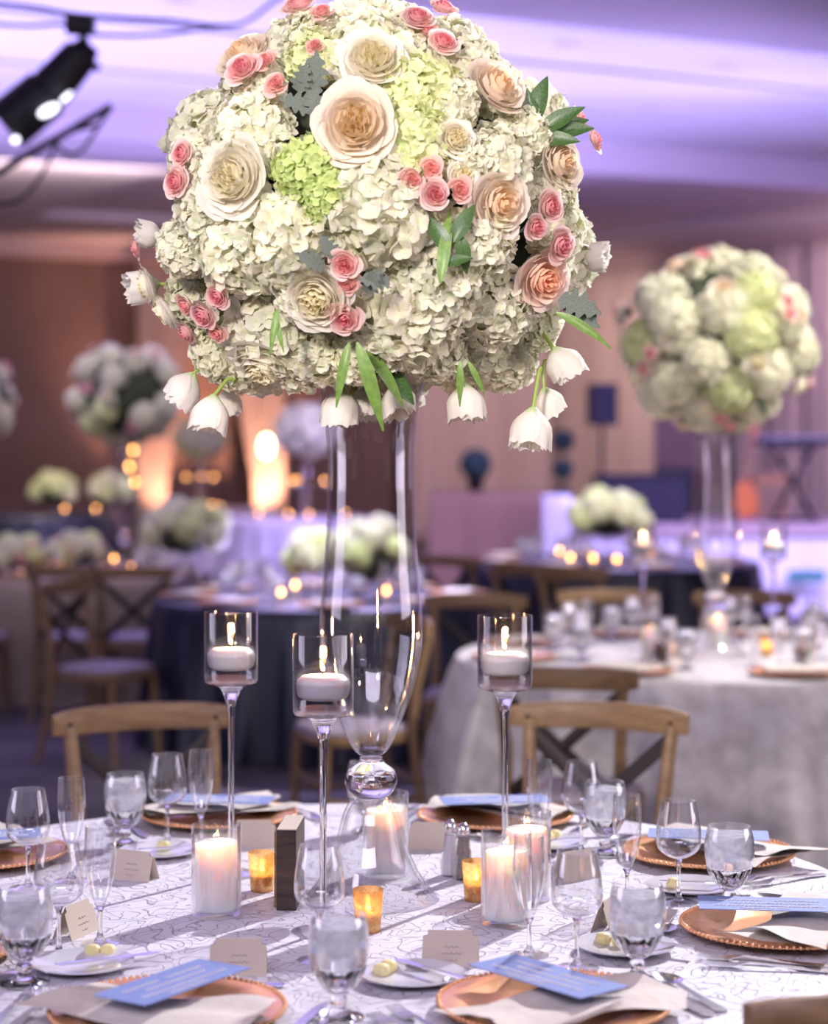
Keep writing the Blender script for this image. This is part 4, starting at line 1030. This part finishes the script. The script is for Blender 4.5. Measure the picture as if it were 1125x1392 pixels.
def napkin_mesh(seed):
    rnd = random.Random(seed); vs = []; fs = []; nx, ny = 30, 24; p = [rnd.random() * 6 for _ in range(4)]
    for layer in range(2):
        o = len(vs)
        for j in range(ny + 1):
            v = -1 + 2 * j / ny
            for i in range(nx + 1):
                u = -1 + 2 * i / nx
                x = u * (0.148 + .010 * layer) * (1 - 0.12 * v * (1 if layer else -1)); y = v * 0.068 + (0.026 * u * (1 if layer else -1)) + 0.006 * math.sin(5 * u + p[layer])
                z = 0.020 + 0.010 * layer + 0.004 * math.sin(3.2 * u + p[0]) * (0.3 + abs(v)) + 0.0025 * math.sin(4 * v + 2 * u + p[2]) + 0.006 * max(0, abs(u) - .7) * math.sin(2 * v + p[3]) / .3
                vs.append((x, y, max(z, .0195)))
        for j in range(ny):
            for i in range(nx):
                a = o + j * (nx + 1) + i; fs.append((a, a + 1, a + nx + 2, a + nx + 1))
    # fold joining the two layers along one side
    n1 = (nx + 1) * (ny + 1)
    for i in range(nx): a = i; fs.append((a, a + 1, n1 + a + 1, n1 + a))
    return mesh('napkin', vs, fs, M_NAPKIN)
NAPK = [napkin_mesh(s) for s in range(3)]
def script_b(w_, rows, rnd, amp=0.004, rad=0.0005):
    b = B()
    for (x0, x1, y) in rows:
        pts = []; n = int((x1 - x0) / 0.0011); f = rnd.uniform(700, 900)
        for i in range(n + 1):
            x = x0 + (x1 - x0) * i / n
            pts.append((x + amp * .35 * math.sin(f * x * 1.0 + 1), y + amp * math.sin(f * x) * (0.5 + 0.5 * abs(math.sin(97 * x + y * 50))), 0))
        b.tube(pts, rad, 4)
    return b
def make_menu():
    t = thing('menu_card', '', 'menu card')
    new_ob('card', boxm((-0.115, -0.047, 0), (0.115, 0.047, 0.0012), M_BLUE, 0, 'menu'), t)
    rnd = random.Random(5)
    new_ob('lettering', script_b(0, [(-0.085, -0.01, 0.02), (0.01, 0.085, 0.02), (-0.06, 0.07, 0.0), (-0.09, 0.09, -0.02), (-0.05, 0.03, -0.035)], rnd, 0.0045, .0007).mesh('txt', M_INKW), t).location = (0, 0, .0016)
    return t
menu = Maker(make_menu)
# place settings: charger centre pixel, menu angle, names
SET = [('front left', 228, 1386, R(57)), ('front centre', 765, 1384, R(-50)), ('right foreground', 1062, 1270, R(-6)), ('far right', 972, 1167, R(-8)),
       ('back right', 676, 1116, R(8)), ('back left', 292, 1113, R(-8)), ('far left', -70, 1165, R(15)), ('left edge', -117, 1300, R(10))]
for i, (nm, x, y, ma) in enumerate(SET):
    p = T(x, y); d = Vector((T1.x - p.x, T1.y - p.y, 0)); L_ = d.length; d.normalize()
    if L_ > 0.775: p = Vector((T1.x, T1.y, TZ)) - d * 0.775
    s = Vector((d.y, -d.x, 0)) # diner's right
    p = Vector((p.x, p.y, TZ + 0.0005))
    charger(p, 0, 'copper gold beaded charger plate of the %s setting' % nm)
    nk = tag(new_ob('napkin', NAPK[i % 3], None, p - d * .045, (0, 0, math.atan2(s.y, s.x) + (R(10) if i % 2 else R(-12)))), 'folded ivory napkin lying on the %s charger' % nm, 'napkin')
    menu(p + d * (.02 if i < 3 else 0) + Vector((0, 0, .047)), ma, 'dusty blue menu card on the napkin of the %s setting' % nm)
    rz = math.atan2(d.y, d.x) - PI / 2
    z = Vector((0, 0, .0008))
    near = Vector((0, 0, 0))
    fork(p + s * -0.195 + z, rz + R(4), 'dinner fork lying left of the %s charger' % nm)
    knife(p + s * 0.188 + z, rz, 'dinner knife lying right of the %s charger' % nm)
    spoon(p + s * 0.222 + z, rz - R(3), 'soup spoon lying right of the knife at the %s setting' % nm)
    if i in (0, 1, 2, 3): fork(p + s * -0.228 + z - d * 0.015, rz + R(8), 'salad fork, outer of the two forks at the %s setting' % nm)
    if i in (0, 1, 2, 4, 5):
        spoon(p + d * 0.188 + z, rz + R(97), 'dessert spoon laid across above the %s charger' % nm)
def make_bread():
    t = thing('bread_plate', '', 'bread plate')
    new_ob('plate', B().lathe([(0, .001), (0.04, .001), (0.048, .004), (0.078, .0125), (0.0785, .0145), (0.048, .0068), (0.04, .0042), (0, .0042)], 48).mesh('plate', M_CHINA), t)
    return t
bread = Maker(make_bread)
PL = [(112, 1318, 'front left', ((126, 1303), (147, 1303))), (560, 1334, 'front centre', ((518, 1330), (528, 1325))), (850, 1294, 'front right', ((820, 1287), (843, 1290))),
      (937, 1212, 'right', ((915, 1210),)), (745, 1152, 'back right', ((744, 1146), (754, 1143))), (218, 1163, 'back left', ((222, 1158),)), (1010, 1208, None, ())]
def butter_mesh():
    b = B().lathe([(0, 0)] + smooth_prof([(0.010, 0), (0.0125, .004), (0.0125, .010), (0.009, .016), (0.003, .018)], 3) + [(0, .018)], 24, fl=lambda a, z: 1 + .06 * math.cos(8 * a))
    return b.mesh('butter', M_BUTTER)
BUT = butter_mesh()
for (x, y, nm, bt) in PL:
    if not nm: continue
    bread(T(x, y), 0, 'white china bread plate holding butter, %s of the table' % nm)
    for k, (bx, by) in enumerate(bt):
        tag(new_ob('butter_rosette', BUT, None, T(bx, by) + Vector((0, 0, .0046 if True else 0))), 'yellow butter rosette on the %s bread plate%s' % (nm, '' if len(bt) == 1 else (', left of two' if k == 0 else ', right of two')), 'butter')
    fwd = (T1 - T(x, y)); fwd.z = 0
    rz = {'front left': R(-62), 'front centre': R(42), 'front right': R(60), 'right': R(80), 'back right': R(100), 'back left': R(-70)}[nm]
    knife(T(x, y) + Vector((0.035, 0.0, .0145)), rz, 'butter knife resting across the %s bread plate' % nm, scale=0.72)
# tent cards
def make_card():
    t = thing('place_card', '', 'place card')
    w_, h, dd = 0.044, 0.052, 0.018
    def leafc(sg):
        vs = []; n = 7
        # cut corners on the folded panel
        out = [(-w_, 0), (w_, 0), (w_ * .96, h * .8), (w_ * .80, h * .84), (w_ * .78, h), (-w_ * .78, h), (-w_ * .80, h * .84), (-w_ * .96, h * .8)]
        for th in (0, 0.0006):
            for (x, z) in out: vs.append((x, sg * (dd * (1 - z / h)) + sg * th, z))
        m = len(out); fs = [tuple(range(m)), tuple(range(2 * m - 1, m - 1, -1))] + [(k, (k + 1) % m, m + (k + 1) % m, m + k) for k in range(m)]
        return B().add(vs, fs).mesh('leaf', M_CARD, False)
    f = new_ob('front_panel', leafc(-1), t); new_ob('back_panel', leafc(1), t)
    rnd = random.Random(9); sb = script_b(0, [(-0.010, 0.014, .030), (-0.014, 0.018, .020), (-0.008, 0.010, .010)], rnd, .0016, .00028)
    M = Matrix.Translation((0, -dd - .0009, 0)) @ Matrix.Rotation(math.atan2(h, dd), 4, 'X')
    for v in sb.v: pass
    b2 = B().add(sb.v, sb.f, M); new_ob('lettering', b2.mesh('txt', M_INKD), f)
    return t
card = Maker(make_card)
for (x, y, rz, lb) in ((324, 1322, 2, 'pale tent place card before the left pillar candle, by the front left charger'), (612, 1310, -4, 'tan tent place card with two written lines at front centre'),
                       (182, 1194, -25, 'bright blank place card tilted left of the pillar candle'), (104, 1270, 68, 'tan place card seen side on behind the front left goblet'),
                       (345, 1150, 178, 'tan place card behind the wooden block'), (585, 1153, 172, 'tan place card left of the salt shaker'), (783, 1194, 215, 'tan place card seen through the wine glass, right'),
                       (830, 1262, 62, 'tan place card behind the front right goblet')):
    card(T(x, y), R(rz), lb)

# ------------------------------------------------------------------ tables behind: settings
def make_far_charger():
    t = tag(new_ob('charger_plate', B().lathe([(0, .001), (0.09, .002), (0.128, .010), (0.163, .0155), (0.163, .0185), (0.127, .0145), (0.09, .0045), (0, .0045)], 40).mesh('fc', M_GOLD)), '', 'charger plate'); return t
farch = Maker(make_far_charger)
NAPF = boxm((-.11, -.07, .019), (.11, .07, .030), M_NAPKIN, .004, 'fnap')
def dress(C, rad, n, off, where, glasses=True):
    for k in range(n):
        a = off + 2 * PI * k / n; d = Vector((math.cos(a), math.sin(a), 0)); s = Vector((-d.y, d.x, 0)); base = Vector((C.x, C.y, TZ + .0005))
        farch(base + d * (rad - .18), 0, 'gold charger plate set out on the %s' % where, 'chargers on the %s' % where)
        tag(new_ob('napkin', NAPF, None, base + d * (rad - .18), (0, 0, a + R(70))), 'ivory napkin on a charger on the %s' % where, 'napkin', 'napkins on the %s' % where)
        q = base + d * (rad - .42)
        wine_far(q + s * .06, 0, 'wine glass among the settings on the %s' % where, 'wine glasses on the %s' % where)
        flute_far(q - d * .04 - s * .02, 0, 'champagne flute among the settings on the %s' % where, 'flutes on the %s' % where)
        goblet_far(q + s * .14 + d * .03, 0, 'water goblet among the settings on the %s' % where, 'goblets on the %s' % where)
dress(T2, .94, 8, .3, 'ivory velvet table'); dress(T3, .90, 8, .1, 'navy table behind the candle holders'); dress(T5, 1.0, 8, .25, 'navy table before the stage')
for k, x in enumerate((-3.4, -2.9, -2.4, -1.9)):
    for yy, w2 in ((11.98, 'near'), (12.97, 'far')):
        where = 'champagne clothed table'
        base = Vector((x, yy, TZ + .0005)); farch(base, 0, 'gold charger plate set out on the %s' % where, 'chargers on the %s' % where)
        sg = 1 if yy < 12.5 else -1
        if k not in (2, 3): wine_far(base + Vector((.13, .2 * sg, 0)), 0, 'wine glass among the settings on the %s' % where, 'wine glasses on the %s' % where)
        goblet_far(base + Vector((.22, .17 * sg, 0)), 0, 'water goblet among the settings on the %s' % where, 'goblets on the %s' % where)
# candles on the ivory velvet table
pillar(T(885, 898), 0, 'blurred pillar candle by the small dark block on the ivory table')
pillar(T(1093, 905), 0, 'blurred pillar candle at the right of the ivory table')
pillar(T(975, 880), 0, 'blurred pillar candle behind the vase foot on the ivory table')
t = thing('table_number_block', 'small blurred table number block on the ivory velvet table', 'table sign', T(901, 902), R(-10))
new_ob('block_body', boxm((-0.017, 0, 0), (0.017, 0.135, 0.138), M_WOODD, 0.001, 'block'), t)
new_ob('pale_side', boxm((0.0172, 0.004, 0.004), (0.022, 0.131, 0.134), M_WOOD, 0.0006, 'panel'), t)
votive(T(922, 893), 0, 'gold votive beside the small block on the ivory table'); votive(T(1042, 892), 0, 'gold votive left of the right pillar candle, ivory table')
stand(T(874, 885), 0, 'blurred stemmed candle holder on the ivory table, left of its vase')
stand(T(1051, 885), 0, 'blurred stemmed candle holder on the ivory table, right of its vase')

# distant candles: small flames over glass cups
def make_tea():
    t = thing('candle_glass', '', 'candle')
    new_ob('cup', B().lathe([(0, .001), (0.026, .001), (0.03, .09), (0.028, .09), (0.024, .004), (0, .004)], 20).mesh('cup', M_GLASS), t)
    wx = new_ob('wax', B().lathe([(0, .005), (0.022, .005), (0.0235, .04), (0, .04)], 14).mesh('wax', M_WAXW), t)
    new_ob('flame', flame_b(.045, 0.036, 0.010).mesh('flame', M_BOKEH), wx)
    return t
tea = Maker(make_tea)
def make_tall():
    t = thing('tall_candle_stand', '', 'candle')
    new_ob('foot', B().lathe([(0, .001), (0.05, .001), (0.02, .01), (0.006, .02), (0.006, .34), (0.03, .36), (0.032, .45), (0.03, .45), (0.028, .365), (0, .36)], 20).mesh('stand', M_GLASS), t)
    wx = new_ob('wax', B().lathe([(0, .366), (0.025, .366), (0.026, .39), (0, .39)], 14).mesh('wax', M_WAXW), t)
    new_ob('flame', flame_b(.395, 0.036, 0.010).mesh('flame', M_BOKEH), wx)
    return t
tall = Maker(make_tall)
def teaat(mk, x, y, D, label, grp=None, dz=.065):
    p = P(x, y, D); mk(Vector((p.x, D, TZ + .001)), 0, label, grp)
for (x, D) in ((253, 24.2), (274, 24.6), (291, 24.1)): teaat(tall, x, 650, D, 'far tall candle in the row inside the dark drape opening', 'tall candles in the dark opening')
for (x, D) in ((398, 21.7), (441, 21.6), (404, 22.2)): teaat(tall, x, 650, D, 'far tall candle on the purple lit satin table', 'tall candles on the satin table')
for (x, D) in ((252, 23.9), (300, 23.8), (288, 24.6)): teaat(tea, x, 675, D, 'small candle low in front of the dark drape opening', 'low candles at the dark opening')
for (x, D) in ((352, 21.4), (392, 21.3), (420, 21.2), (470, 21.5)): teaat(tea, x, 680, D, 'small candle on the purple lit satin table', 'low candles on the satin table')
for (x, D, lb) in ((88, 23.2, 'small orange candle right of the far yellowish bouquet'), (130, 23.3, 'small orange candle left of the far pale green bouquet')): teaat(tea, x, 678, D, lb)
for (x, D, lb) in ((29, 13.0, 'candle glowing at the left edge of the champagne table'), (155, 12.9, 'candle glowing right of the pinkish bouquet'), (82, 12.25, 'candle in front of the pinkish bouquet'),
                   (178, 11.95, 'nearest candle on the right end of the champagne table')): teaat(tea, x, 735, D, lb)
for (x, D, lb) in ((401, 10.5, 'candle left of the small white bouquet on the navy table'), (525, 10.1, 'candle seen through the tall vase on the navy table'), (382, 10.0, 'candle at the left among glasses on the navy table')): teaat(tea, x, 750, D, lb)
for (x, D, lb) in ((760, 13.9, 'candle farthest left under the domed white bouquet'), (775, 13.1, 'candle directly left of the domed white bouquet base'), (806, 13.0, 'candle in front of the domed white bouquet'),
                   (886, 13.7, 'candle right of the domed white bouquet'), (838, 12.9, 'candle nearest the cloth edge before the domed white bouquet')): teaat(tea, x, 750, D, lb)
for (x, y, D, lb) in ((181, 612, 25.5, 'upper'), (176, 634, 25.4, 'middle'), (184, 655, 25.6, 'lower')):
    p = P(x, y, D); t = thing('hanging_candle_globe', 'warm hanging candle globe by the left peach drape, %s of three' % lb, 'candle globe', p)
    new_ob('globe', B().sphere((0, 0, 0), .06, 14, 10).mesh('globe', M_GLASS), t); new_ob('flame', B().sphere((0, 0, 0), (.022, .022, .035), 12, 8).mesh('flame', M_BOKEH), t)
    new_ob('cord', B().tube([(0, 0, .06), (0, 0, SZ - p.z)], .003, 5).mesh('cord', M_BLACK), t)
p = P(362, 607, 26.5); t = thing('hanging_lantern', 'bright glowing lantern in front of the right peach drape', 'lantern', p)
new_ob('lamp_globe', B().sphere((0, 0, 0), (.085, .085, .15), 16, 12).mesh('globe', M_LANTERN), t)
new_ob('cap', B().lathe([(0, .15), (0.05, .15), (0.02, .2), (0, .2)], 12).mesh('cap', M_BLACK), t)
new_ob('cord', B().tube([(0, 0, .2), (0, 0, SZ - p.z)], .004, 5).mesh('cord', M_BLACK), t)
point('lantern_light', (0, 0, 0), 25, (1, .65, .35), .1, t)

# ------------------------------------------------------------------ stage and what stands there
SD = 18.0; SH = 0.82
tag(new_ob('stage_deck', boxm((1.4, SD + .02, SH - .08), (5.9, 21.3, SH), M_MOULD, 0, 'deck')), 'raised stage deck behind the navy table at right', 'stage')
st = tag(new_ob('stage_skirt', rect_cloth(1.45, 5.85, SD + .08, 21.2, M_STAGE, 'skirt', h=SH - .082, seed=9)), 'white stage skirt glowing lavender under the stage deck', 'stage skirt')
p = P(1095, 783, SD - .08)
tag(new_ob('green_panel', boxm((p.x - .17, SD - .12, p.z - .05), (p.x + .17, SD - .09, p.z + .05), M_EXIT, 0.004, 'gp')), 'small dark green rectangle on the white stage front', 'panel')
def on_stage(x, D): return Vector(((x - CX) * D / FPX, D, SH))
# loudspeaker on a pole
p = on_stage(818, 20.0); t = thing('speaker_stand', 'black pole stand carrying the loudspeaker behind the round bouquet at right', 'stand', p)
new_ob('pole', B().tube([(0, 0, 0.1), (0, 0, .93)], .025, 10).mesh('pole', M_BLACK), t)
for k in range(3):
    a = k * 2.094 + .5; new_ob('leg', B().tube([(0, 0, .35), (.32 * math.cos(a), .32 * math.sin(a), .012)], .012, 8).mesh('leg', M_BLACK), t)
t = thing('loudspeaker', 'dark square loudspeaker on a pole above the stage', 'loudspeaker', p + Vector((0, 0, .932)), R(5))
new_ob('cabinet', boxm((-.14, -.13, 0), (.14, .13, .42), M_BLACK, .015, 'cab'), t); new_ob('grille', boxm((-.125, -.142, .02), (.125, -.131, .40), M_SPEAK, .004, 'gr'), t)
# low box standing in for an unidentified dark shape
p = on_stage(868, 18.9); t = thing('standin_low_box', 'low dark purple box standing in for an unclear shape on stage behind the domed bouquet', 'cabinet', p)
new_ob('cabinet', boxm((-.42, -.2, 0), (.42, .2, .42), M_SPEAK, .02, 'cab'), t); new_ob('lid', boxm((-.43, -.21, .421), (.43, .21, .46), M_BLACK, .01, 'lid'), t)
# keyboard on an X stand
p = on_stage(1077, 19.0); t = thing('keyboard_stand', 'black folding X stand on the stage at the right edge', 'stand', p)
for sy in (-.03, .03):
    new_ob('cross_bar', B().tube([(-.2 * (1 if sy > 0 else -1), sy, .02), (.2 * (1 if sy > 0 else -1), sy, .72)], .022, 8).mesh('bar', M_BLACK), t)
new_ob('top_bar', boxm((-.25, -.05, .70), (.25, .12, .735), M_BLACK, .005, 'tb'), t); new_ob('foot_bar', B().tube([(-.24, -.1, .02), (.24, -.1, .02)], .018, 8).mesh('fb', M_BLACK), t)
t = thing('keyboard', 'black keyboard lying on the X stand at the right edge', 'keyboard', p + Vector((0, 0, .737)))
new_ob('keyboard_case', boxm((-.36, -.12, 0), (.36, .12, .075), M_BLACK, .01, 'kb'), t); new_ob('keys', boxm((-.34, -.115, .076), (.34, -.02, .083), M_STAGE, .001, 'keys'), t)
p = on_stage(1045, 20.0); t = thing('guitar_amplifier', 'tan amplifier box on the stage right of the guitar', 'amplifier', p)
new_ob('cabinet', boxm((-.16, -.12, 0), (.16, .12, .45), M_AMP, .01, 'amp'), t); new_ob('grille', boxm((-.14, -.13, .03), (.14, -.121, .34), M_WOOD, .002, 'ag'), t)
p = on_stage(1012, 19.4); t = thing('guitar', 'orange guitar standing on the stage beside the vase at right', 'guitar', p)
body = B().add(*(lambda o: ([(x, -.03, z) for x, z in o] + [(x, .03, z) for x, z in o], [tuple(range(len(o) - 1, -1, -1)), tuple(range(len(o), 2 * len(o)))] + [(k, (k + 1) % len(o), len(o) + (k + 1) % len(o), len(o) + k) for k in range(len(o))]))(
    [((0.125 - .035 * math.cos(2 * a + PI) * (1 if math.sin(a) < 0 else .4) - .02 * max(0, math.sin(a))) * math.cos(a) * (1 if abs(math.sin(a)) > .25 else .82), 0.2 + .19 * math.sin(a)) for a in [2 * PI * k / 40 for k in range(40)]])).mesh('gbody', M_ORANGE)
new_ob('guitar_body', body, t); new_ob('neck', B().tube([(0, 0, .36), (.09, .05, .82)], .017, 8).mesh('neck', M_AMP), t); new_ob('headstock', boxm((.075, .035, .82), (.125, .065, .93), M_ORANGE, .004, 'hs'), t)
p = on_stage(916, 20.8); t = thing('standin_box', 'dark upright box standing in for an unclear shape, left of the second vase', 'case', p)  # box put in for a dark shape that stayed unidentified
new_ob('case_body', boxm((-.2, -.15, 0), (.2, .15, .5), M_BLACK, .02, 'case'), t); new_ob('clasp', boxm((-.03, -.165, .25), (.03, -.151, .31), M_SILVER, .002, 'clasp'), t)
# dark panel standing in for the dark gap in the curtain
p = on_stage(925, 21.2); t = thing('curtain_gap_panel', 'dark curtain gap behind the second vase, made as a tall narrow panel', 'curtain_gap', p)
new_ob('gap_panel', boxm((-.28, -.03, .04), (.28, .03, 1.25), M_WALL, .01, 'sp'), t); new_ob('foot', boxm((-.3, -.15, 0), (.3, .15, .04), M_BLACK, .005, 'ft'), t)
# skirted bar with topiaries
bar = tag(new_ob('skirted_table', rect_cloth((585 - CX) * 20 / FPX, (738 - CX) * 20 / FPX, 20.0, 20.8, M_SKIRT, 'bar', h=1.07, seed=12)), 'long high table with pleated peach skirt before the brown wall', 'table')
def topiary(x, D, z, balls, label):
    p = Vector(((x - CX) * D / FPX, D, z)); t = thing('topiary', label, 'plant', p)
    new_ob('pot', B().lathe([(0, 0), (.06, 0), (.09, .13), (.1, .14), (.08, .14), (.075, .12), (0, .12)], 20).mesh('pot', M_BLACK), t)
    zz = .12
    for r in balls:
        new_ob('leaf_ball', B().sphere((0, 0, zz + r), r, 24, 16).mesh('ball', M_TOPIARY), t); zz += 2 * r + .07
    new_ob('trunk', B().tube([(0, 0, .1), (0, 0, zz - .15)], .012, 8).mesh('trunk', M_WOODD), t)
topiary(646, 20.4, 1.072, (.165,), 'dark green ball topiary on the peach skirted table')
topiary(755, 20.9, 0.0, (.16, .13, .12), 'tall dark topiary of stacked balls, left of the loudspeaker') if False else topiary(765, 20.9, SH, (.09, .11, .12), 'tall dark topiary of stacked balls, left of the loudspeaker')
# lit white lectern
p = Vector(((756 - CX) * 17.0 / FPX, 17.0, 0)); t = thing('lectern', 'white lectern catching lavender light beside the peach skirted table', 'lectern', p)
new_ob('front_panel', boxm((-.12, -.02, .4), (.12, .02, 1.13), M_STAGE, .01, 'fp'), t); new_ob('post', boxm((-.04, -.04, .02), (.04, .04, .42), M_BLACK, .005, 'post'), t); new_ob('foot', boxm((-.16, -.16, 0), (.16, .16, .025), M_BLACK, .005, 'ft'), t)

# ------------------------------------------------------------------ stage lamp at top left
LD = 9.0
def LP(x, y, dz=0): return P(x, y, LD + dz)
t = thing('stage_spotlight', 'black theatre spotlight hanging at the top left of the photo', 'stage light', LP(65, 120))
o0 = LP(65, 120)
def seg(name, x0, y0, r0, x1, y1, r1, m, n=20, parent=t):
    a = LP(x0, y0) - o0; b_ = LP(x1, y1) - o0
    return new_ob(name, B().tube([a, a + (b_ - a) * .04, b_ - (b_ - a) * .04, b_], [r0 * .85, r0, r1, r1 * .85], n).mesh(name, m), parent)
seg('housing', 112, 72, .085, 62, 128, .10, M_BLACK); seg('barrel', 66, 124, .115, 8, 172, .12, M_BLACK); seg('rear_cap', 122, 60, .05, 108, 78, .08, M_BLACK)
new_ob('clamp', boxm(tuple(LP(96, 46) - o0 + Vector((-.02, -.05, 0))), tuple(LP(122, 22) - o0 + Vector((.02, .05, 0))), M_BLACK, .008, 'clamp'), t)
new_ob('yoke', B().tube([LP(108, 40) - o0, LP(118, 62) - o0, LP(104, 100) - o0], .018, 8).mesh('yoke', M_BLACK), t)
new_ob('handle', B().tube([LP(115, 82) - o0, LP(134, 94) - o0], [.012, .02], 8).mesh('handle', M_BLACK), t)
def disc(x, y, rx, ry, tilt): return B().sphere((0, 0, 0), (rx, .03, ry), 18, 12, Matrix.Translation(LP(x, y, -.13) - o0) @ Matrix.Rotation(tilt, 4, 'Y')).mesh('lens', M_LENS)
new_ob('lens', disc(66, 150, .05, .022, R(-28)), t); new_ob('lens', disc(90, 132, .035, .007, R(-42)), t); new_ob('lens', disc(21, 190, .018, .015, R(-28)), t)
def cable(name, label, pts, rad, cat='cable', m=M_BLACK, D=0):
    tag(new_ob(name, B().tube([LP(x, y, D) for x, y in pts], rad, 8).mesh(name, m)), label, cat)
def bez(pts, n=8):
    out = smooth_prof(pts, n) if False else []
    for i in range(len(pts) - 1):
        p0 = pts[max(i - 1, 0)]; p1 = pts[i]; p2 = pts[i + 1]; p3 = pts[min(i + 2, len(pts) - 1)]
        for k in range(n):
            t_ = k / n
            out.append(tuple(0.5 * ((2 * p1[q]) + (-p0[q] + p2[q]) * t_ + (2 * p0[q] - 5 * p1[q] + 4 * p2[q] - p3[q]) * t_ * t_ + (-p0[q] + 3 * p1[q] - 3 * p2[q] + p3[q]) * t_ ** 3) for q in range(2)))
    out.append(pts[-1]); return out
cable('lighting_bar', 'thin dark bar slanting down leftwards under the theatre spotlight', [(-120, 302), (-5, 236), (70, 192), (152, 144)], .018, 'bar')
cable('power_cable', 'looping cable hanging from the slanting bar at top left', bez([(150, 146), (134, 172), (110, 205), (90, 208), (76, 190), (100, 178), (134, 170)]), .009)
cable('power_cable', 'cable curving down to the left edge below the slanting bar', bez([(76, 196), (55, 240), (25, 272), (-15, 278)]), .009)
cable('overhead_cable', 'upper dark cable crossing from the left edge to the spotlight clamp', bez([(-20, 2), (40, 9), (110, 20), (230, 28), (320, 34), (375, 0), (420, -30)]), .009)
cable('overhead_cable', 'lower dark cable from the left edge to the spotlight clamp', bez([(-20, 32), (40, 35), (85, 33), (105, 45), (200, 48), (300, 36)]), .009)
